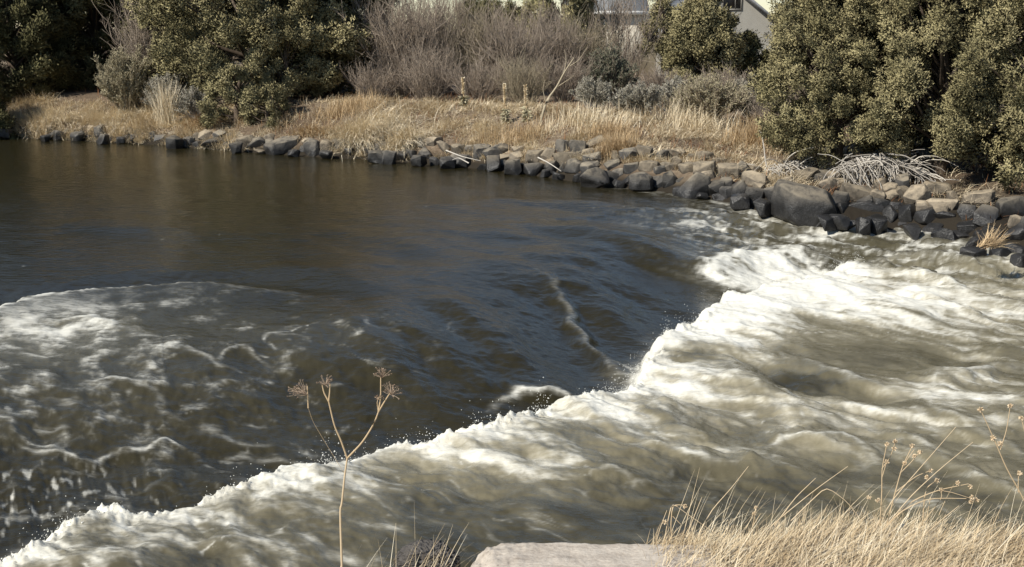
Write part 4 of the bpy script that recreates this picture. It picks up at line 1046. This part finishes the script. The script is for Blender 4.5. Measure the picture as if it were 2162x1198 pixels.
stick('fallen_branch', [at_y(942, 318, 28.4), at_y(975, 331, 28.0), at_y(1015, 340, 27.8)], .018, .006, 'twig_grey', 'pale fallen branch lying across the rocks in mid bank', 'branch', tint=1)
stick('fallen_branch', [at_y(990, 345, 27.8), at_y(968, 333, 28.0), at_y(955, 338, 28.0)], .016, .006, 'twig_grey', 'short forked pale branch beside the fallen one', 'branch', tint=.9)

# ------------------------------------------------------------------ house behind the shrubs
def box(mb, x0, x1, y0, y1, z0, z1):
    v = np.array([(x, y, z) for x in (x0, x1) for y in (y0, y1) for z in (z0, z1)])
    mb.add(v, [(0, 1, 3, 2), (4, 6, 7, 5), (0, 4, 5, 1), (2, 3, 7, 6), (0, 2, 6, 4), (1, 5, 7, 3)])
hy = 52.0
yf = hy - 3.0
hx0 = at_y(1215, 30, hy)[0]; hx1 = at_y(1430, 30, hy)[0]; hxg = at_y(1405, 60, yf)[0]; hx2 = at_y(1652, 60, yf)[0]; gx = at_y(1532, 60, yf)[0]
gzh = gz(hx0, hy) - .3
house = empty('house', (hx1, hy, gzh)); tag(house, 'beige house with grey shingle roof and a gabled wing behind the shrubs', 'house')
zE = at_y(1330, 30, hy)[2]; sl = .80
zA = at_y(1652, 62, yf)[2]; ap = zA + (hx2 - gx) * sl; zL = ap - (gx - hxg) * sl
mb = MB(); box(mb, hx0, hxg - .01, hy, hy + 7, gzh, zE - .02); mb.build('wall', M['cream'], house)
vv = [(hxg, yf, gzh), (hx2, yf, gzh), (hx2, yf, zA), (gx, yf, ap), (hxg, yf, zL)]
vv = vv + [(a, hy + 8, c) for a, b_, c in vv]
mbv = np.array(vv)
me = bpy.data.meshes.new('gable_wall'); o_ = np.array(house.location)
me.from_pydata([tuple(v - o_) for v in mbv], [], [(0, 1, 2, 3, 4), (9, 8, 7, 6, 5), (0, 5, 6, 1), (1, 6, 7, 2), (4, 9, 5, 0)]); me.materials.append(M['siding'])
go = bpy.data.objects.new('gable_wall', me); C.objects.link(go); go.parent = house
def slab(name, p, q, y0, y1, th, m):        # roof plane from eave p to ridge q (x,z), between y0 and y1
    (xa, za), (xb, zb) = p, q
    mb = MB(); v = np.array([(xa, y0, za), (xb, y0, zb), (xb, y0, zb + th), (xa, y0, za + th), (xa, y1, za), (xb, y1, zb), (xb, y1, zb + th), (xa, y1, za + th)])
    mb.add(v, [(0, 1, 2, 3), (7, 6, 5, 4), (0, 4, 5, 1), (3, 2, 6, 7), (0, 3, 7, 4), (1, 5, 6, 2)]); return mb.build(name, m, house)
slab('roof', (hx2 + .3, zA - .3 * sl + .01), (gx, ap + .01), yf - .3, hy + 8.3, .13, M['shingle'])
slab('roof', (hxg - .3, zL - .3 * sl + .012), (gx - .003, ap + .012), yf - .3, hy + 8.3, .13, M['shingle'])
mb = MB(); v = np.array([(hx0 - .4, hy - .22, zE), (hxg - .33, hy - .22, zE + .02), (hxg - .33, hy + 4, zE + 2.0), (hx0 - .4, hy + 4, zE + 2.0)])
v = np.concatenate([v, v + [0, 0, .12]])
mb.add(v, [(3, 2, 1, 0), (4, 5, 6, 7), (0, 1, 5, 4), (1, 2, 6, 5), (2, 3, 7, 6), (3, 0, 4, 7)]); mb.build('roof', M['shingle'], house)
mb = MB(); box(mb, hx0 - .42, hxg - .33, hy - .34, hy - .23, zE - .02, zE + .12); mb.build('gutter', M['white'], house)
wpx = at_y(1546, 0, yf)[0]; wz = at_y(1546, 19, yf)[2]
mb = MB(); box(mb, wpx - .33, wpx + .33, yf - .035, yf + .02, wz, wz + .95); wn = mb.build('window', M['glass'], house)
mb = MB(); box(mb, wpx + .10, wpx + .13, yf - .06, yf - .036, wz, wz + .95)
for a, b_, c_, d_ in ((wpx - .38, wpx - .33, wz - .05, wz + 1.0), (wpx + .33, wpx + .38, wz - .05, wz + 1.0), (wpx - .33, wpx + .33, wz - .05, wz), (wpx - .33, wpx + .33, wz + .95, wz + 1.0)):
    box(mb, a, b_, yf - .05, yf + .01, c_, d_)
V = np.concatenate(mb.v) - np.array(house.location); f = mesh_np('frame', V, np.concatenate(mb.f), M['siding']); f.parent = wn

# ------------------------------------------------------------------ near bank: slab, broken lump, grass, dried plants
def slab_thing():
    zt = 1.515; th = .42
    x0 = at_y(985, 1140, 3.9)[0]; x1 = .66
    nx, nyy, nz = 150, 60, 26
    ye = lambda x: 3.92 - .018 * (x - x0)
    mb = MB()
    # a rounded box: parametrise (profile around the front edge) x length
    prof = []
    for k in range(60): prof.append((3.0 + (ye(0) - .06 - 3.0) * k / 59, zt, 0))
    P = []
    us = np.linspace(0, 1, 170)
    # cross-section points: top going forward, bullnose edge, front face down
    cs = [(-1.3 + 1.25 * k / 50, 0.0) for k in range(51)] + [(-.05 + .05 * math.sin(a), -.05 + .05 * math.cos(a)) for a in np.linspace(.15, math.pi / 2, 9)] + [(0.0, -.05 - (th - .05) * k / 14) for k in range(1, 15)]
    cs = np.array(cs)
    Lx = x1 - x0
    X = x0 + Lx * us ** 1.15
    V = np.zeros((len(X), len(cs), 3))
    for i, x in enumerate(X):
        e = np.clip((x - x0) / .11, 0, 1)          # broken rounded left end
        dz = -.13 * (1 - math.sqrt(1 - (1 - e) ** 2)) if e < 1 else 0
        dy = -.16 * (1 - math.sqrt(max(0, 1 - (1 - e) ** 2)))
        V[i, :, 0] = x; V[i, :, 1] = ye(x) + cs[:, 0] + dy; V[i, :, 2] = zt + cs[:, 1] + dz - .006 * (x - x0)
    rough = np.clip(1 - (X - x0) / .26, 0, 1) ** 1.2
    fx, fy = V[..., 0], V[..., 1] + V[..., 2]
    nzv = fbm(fx * 14, fy * 14, 4, 401) * (.006 + .032 * rough[:, None]) + .004 * fbm(fx * 5, fy * 5, 2, 403)
    V[..., 2] += nzv; V[..., 1] += nzv * .5
    idx = np.arange(V.shape[0] * V.shape[1]).reshape(V.shape[:2])
    Fq = np.stack([idx[:-1, :-1], idx[1:, :-1], idx[1:, 1:], idx[:-1, 1:]], -1).reshape(-1, 4)
    mb.add(V.reshape(-1, 3), Fq, np.repeat(rough, len(cs)))
    o = mb.build('concrete_slab', M['concrete'], smooth=True, origin=(x0 + .5, 3.5, zt))
    tag(o, 'weathered tan concrete slab with a broken rounded left corner in the foreground', 'slab')
slab_thing()
c = at_y(905, 1176, 3.85)
def pitted(c, w, d, h, seed, label):
    V, Fc = ICO[6]; P = V.copy(); rs = np.random.RandomState(seed)
    for k in range(8):
        n = nrm(rs.normal(size=3)); q = rs.uniform(.6, .85); dd = P @ n; P = P - np.clip(dd - q, 0, None)[:, None] * n
    a = P[:, 0] * 6 + P[:, 2] * 3; b_ = P[:, 1] * 6 + P[:, 2] * 5
    pits = ss(.22, .42, pn(a * 1.7, b_ * 1.7, seed)) * .22 + ss(.22, .4, pn(a * 3.3, b_ * 3.3, seed + 4)) * .10
    P = P * (1 - pits[:, None]) * (1 + .10 * fbm(a * .5, b_ * .5, 4, seed + 1))[:, None]
    o = mesh_np('rock', P * np.array([w, d, h]) / 2, Fc, M['concrete_lump'], smooth=True, attrs={'tint': np.full(len(P), .6)}); o.location = [float(v) for v in c]
    tag(o, label, 'rock')
M['concrete_lump'] = rock_mat('pitted_lava', (.062, .057, .053), (.11, .10, .092), -1)
pitted(c + [0, 0, -.015], .23, .2, .13, 5, 'pitted dark grey lump of lava rock left of the concrete slab')
pitted(at_y(865, 1205, 3.8) + [0, 0, -.02], .12, .14, .07, 9, 'lower piece of pitted lava rock at the bottom frame edge')

def near_grass():
    rs = np.random.RandomState(91); mb = MB()
    # thick mat on the right
    n = 40000
    x = .43 + 2.2 * rs.rand(n) ** 1.25; y = 4.12 - rs.rand(n) ** 1.4 * 1.6
    y = np.where(x < .62, y - .12, y)
    keep = rs.rand(n) < np.clip((x - .42) * 8, 0, 1); x, y = x[keep], y[keep]; n = len(x)
    z = np.maximum(ground_h(x, y), np.where((y < 3.92) & (x < .66), 1.50, -9)) - .01 + .01 * ss(.7, 1.5, x)
    hL = ss(.4, 1.1, x) * (1 - .35 * ss(1.35, 1.7, x))
    L = rs.uniform(.04, .13, n) * (.85 + .3 * hL)
    az = rs.normal(.25, .8, n)
    tint = np.clip(.55 + .25 * pn(x * 6, y * 6, 411) + rs.uniform(-.38, .35, n) - .3 * ss(1.3, 1.8, x) * rs.rand(n), 0, 1)
    az = az + (rs.rand(n) < .18) * rs.uniform(-2.5, 2.5, n)
    blades(mb, np.stack([x, y, z], -1), az, np.abs(rs.normal(1.1, .36, n)), L, rs.uniform(.0014, .003, n), rs.uniform(-.2, .6, n), tint, 5)
    # taller loose blades leaning right
    n = 260
    x = rs.uniform(.55, 1.9, n); y = rs.uniform(3.7, 4.05, n); z = np.maximum(ground_h(x, y), 1.48)
    blades(mb, np.stack([x, y, z], -1), rs.normal(.1, .5, n), np.abs(rs.normal(.65, .3, n)), rs.uniform(.10, .26, n), rs.uniform(.0013, .0024, n), rs.uniform(0, .6, n), rs.uniform(.4, 1, n), 6)
    # sparse blades at bottom left
    for cx, cn, s in ((560, 60, 26), (640, 40, 60), (760, 30, 50), (880, 40, 30)):
        b = at_y(cx, 1240, 3.7)
        xx = b[0] + rs.normal(0, s / F * 3.7, cn); yy = rs.uniform(3.6, 3.8, cn)
        zz = ground_h(xx, yy)
        blades(mb, np.stack([xx, yy, zz], -1), rs.normal(.1, .7, cn), np.abs(rs.normal(.40, .22, cn)), rs.uniform(.12, .30, cn), rs.uniform(.0012, .0026, cn), rs.uniform(-.1, .5, cn), rs.uniform(.4, 1, cn), 6)
    tag(mb.build('foreground_grass', M['straw_near']), 'golden dry grass on the near bank over the concrete slab', 'grass', kind='stuff')
near_grass()

# long individual straws and dried flower stalks
def px_stalk(parent, name, pts, Y, r0, r1, mk='stem', tint=.6):
    return stick(name, [at_y(a, b, Y) for a, b in pts], r0, r1, mk, parent=parent, sides=6, tint=tint)
long_straws = [([(1560, 1170), (1640, 1100), (1720, 1035), (1790, 985)], 'long straw leaning right, first of the tall ones behind the seed heads'),
 ([(1830, 1150), (1880, 1060), (1950, 980), (2018, 902)], 'thickest long straw ending highest above the grass'),
 ([(1840, 1150), (1920, 1050), (1985, 990), (2054, 934)], 'long straw reaching right just below the thickest one'),
 ([(1470, 1140), (1500, 1080), (1545, 1030), (1580, 985)], 'lone thin straw leaning right near the slab end'),
 ([(1635, 1110), (1680, 1050), (1722, 1010)], 'short straw pair member pointing up right in mid grass'),
 ([(1400, 1160), (1410, 1100), (1419, 1062), (1450, 1085), (1530, 1140)], 'bent straw folded over like a hook at the left end of the grass'),
 ([(1380, 1170), (1392, 1120), (1408, 1078)], 'short upright straw at the left end of the grass'),
 ([(1670, 1100), (1710, 1060), (1745, 1028), (1790, 1060), (1825, 1110)], 'straw arched over in the middle of the grass'),
 ([(1930, 1150), (1985, 1100), (2025, 1068)], 'straw leaning right at the low right end'),
 ([(1440, 1160), (1462, 1100), (1482, 1050)], 'slim straw beside the hook shaped one')]
for pts, lab in long_straws:
    Y = 3.95; o = stick('straw', [at_y(a, b, Y) for a, b in pts], .0022, .0009, 'stem', lab, 'straw', sides=5, tint=.75)
def seed_balls(root, pts, Y, rad, rs, mk='stem'):
    for (a, b) in pts:
        c = at_y(a, b, Y); n = 40; D = rs.normal(size=(n, 3)); D = nrm(D)
        mb = MB(); flecks(mb, c + D * rad * .15, D, rad * rs.uniform(.8, 1.3, n), rad * .55, rs, rs.uniform(.6, 1, n)); mb.build('seed_head', M[mk], root)
def seed_stalk(pts, br, Y, heads, label, seed, r=.0024):
    rs = np.random.RandomState(seed); b = at_y(*pts[0], Y)
    root = empty('dried_wildflower', b); tag(root, label, 'plant')
    px_stalk(root, 'stem', pts, Y, r, r * .5)
    for q in br: px_stalk(root, 'branch', q, Y, r * .6, r * .4)
    seed_balls(root, heads, Y, .008, rs)
seed_stalk([(2185, 1110), (2160, 1050), (2125, 990), (2100, 930), (2070, 865)], [[(2112, 950), (2125, 910), (2133, 858)], [(2150, 1040), (2150, 1010), (2152, 1000)], [(2100, 930), (2096, 925)]], 3.4,
           [(2070, 865), (2133, 857), (2096, 925), (2111, 937), (2152, 1000)], 'dried forked flower stalk with white heads at the right frame edge', 71)
seed_stalk([(2185, 1000), (2168, 930), (2157, 885)], [], 3.4, [(2157, 883)], 'single dried flower stalk cut by the right frame edge', 72)
seed_stalk([(1858, 1110), (1862, 1040), (1862, 990), (1872, 940)], [[(1862, 990), (1880, 965), (1890, 935)], [(1862, 1010), (1872, 975)]], 3.98, [(1872, 938), (1890, 932), (1888, 947), (1872, 975)], 'upright dried stalk with small seed heads, left of the thick straw', 73)
seed_stalk([(1872, 1110), (1890, 1040), (1905, 985), (1925, 945)], [[(1900, 1000), (1925, 975), (1942, 955)], [(1905, 985), (1912, 975), (1930, 950)], [(1890, 1040), (1935, 1005), (1965, 994)]], 3.97, [(1926, 942), (1942, 955), (1930, 963), (1910, 978), (1965, 994), (1956, 1008)], 'branched dried stalk with several seed heads in front of the thick straw', 74)
seed_stalk([(1865, 1120), (1920, 1060), (1980, 1035), (2045, 1022)], [[(1980, 1035), (2010, 1040), (2060, 1056)], [(1985, 1034), (1990, 1050), (1960, 1090), (1945, 1105)]], 3.96, [(2022, 1020), (2048, 1028), (1987, 1035), (2062, 1056), (2050, 1060)], 'dried stalk bending low to the right with pale heads', 75)
seed_stalk([(1840, 1150), (1900, 1080), (1960, 1052), (2040, 1053)], [], 3.95, [(1853, 1056), (1835, 1050), (2052, 1050)], 'long nearly level dried stalk under the low bending one', 76)
seed_stalk([(1948, 1110), (1950, 1070), (1955, 1030), (1978, 1015)], [[(1955, 1100), (1965, 1050)]], 3.97, [(1978, 1015)], 'short upright dried stalk at the right end of the seed heads', 77)
seed_stalk([(1575, 1150), (1590, 1110), (1596, 1075)], [[(1590, 1110), (1606, 1085)]], 3.97, [(1596, 1072), (1592, 1085)], 'tiny dried stalk with curled head in mid grass', 78)
seed_stalk([(1420, 1165), (1416, 1110), (1420, 1065), (1450, 1068)], [[(1420, 1090), (1440, 1110)]], 3.94, [(1446, 1070), (1403, 1103)], 'hooked dried stalk with curled tip above the slab end', 79)

# the tall dried umbel plant
def umbel_plant():
    rs = np.random.RandomState(55); Y = 3.6
    b = at_y(724, 1250, Y); b[2] = min(b[2], gz(b[0], Y))
    root = empty('dried_umbel_plant', b); tag(root, 'tall dried umbel plant with a forked stem standing alone in the foreground', 'plant')
    stick('stem', [b, at_y(722, 1198, Y), at_y(718, 1075, Y), at_y(722, 1065, Y), at_y(727, 1010, Y), at_y(733, 968, Y)], .0040, .0028, 'stem', parent=root, sides=8, tint=.7)
    brs = [([(733, 968), (720, 930), (706, 900), (694, 848)], .0031, .0024), ([(733, 968), (765, 935), (790, 895), (799, 870)], .0032, .0025),
           ([(694, 848), (684, 830), (680, 812)], .0028, .0018), ([(694, 848), (696, 830), (697, 812)], .0028, .0018),
           ([(799, 870), (804, 840), (804, 795)], .0030, .0018), ([(799, 870), (812, 848), (825, 828)], .0028, .0018),
           ([(799, 872), (796, 850), (800, 838)], .0016, .0010),
           ([(727, 1000), (690, 940), (660, 890), (651, 862)], .0006, .0005), ([(651, 862), (650, 838), (649, 815)], .0026, .0018)]
    for q, r0, r1 in brs: px_stalk(root, 'branch', q, Y, r0, r1, tint=.5)
    for (a, b2, sz, n, side) in ((688, 806, 22, 22, 0), (806, 790, 24, 26, 0), (826, 826, 26, 28, .2), (648, 826, 40, 34, -.9), (800, 836, 12, 12, 0)):
        c = at_y(a, b2 + 8, Y); u = empty('umbel', c); u.parent = root; u.location = Vector(c) - root.location
        s = sz * Y / F
        az = rs.rand(n) * 6.28; el = rs.uniform(.1, 1.25, n)
        D = np.stack([np.cos(az) * np.sin(el) + side, np.sin(az) * np.sin(el), np.cos(el) * (1 - abs(side) * .6)], -1)
        L = rs.uniform(.6, 1.1, n) * s
        K = curvy(rs, np.repeat(c[None], n, 0), D, L, 5, .12, 0)
        mb = MB(); tubes(mb, K, np.linspace(.0010, .0006, 5)[None], 3, rs.uniform(.2, .8, n))
        tip = K[:, -1]; m = 7
        P = np.repeat(tip, m, 0); DD = nrm(np.repeat(nrm(D), m, 0) + rs.normal(0, .9, (n * m, 3)))
        fl2 = rs.uniform(.003, .0065, n * m)
        flecks(mb, P, DD, fl2, fl2 * .4, rs, rs.uniform(0, .6, n * m))
        V = np.concatenate(mb.v); o = mesh_np('umbel', V, np.concatenate(mb.f), M['umbel'], None, {'tint': np.concatenate(mb.t)})
        o.data.transform(__import__('mathutils').Matrix.Translation(-root.location)); o.parent = root
        bpy.data.objects.remove(u)
M['umbel'] = tinted('umbel_brown', [(0, (.20, .14, .10)), (.5, (.36, .275, .205)), (1, (.52, .43, .34))], .8, .1)
umbel_plant()
print('faces', sum(len(o.data.polygons) for o in sc.objects if o.type == 'MESH'))
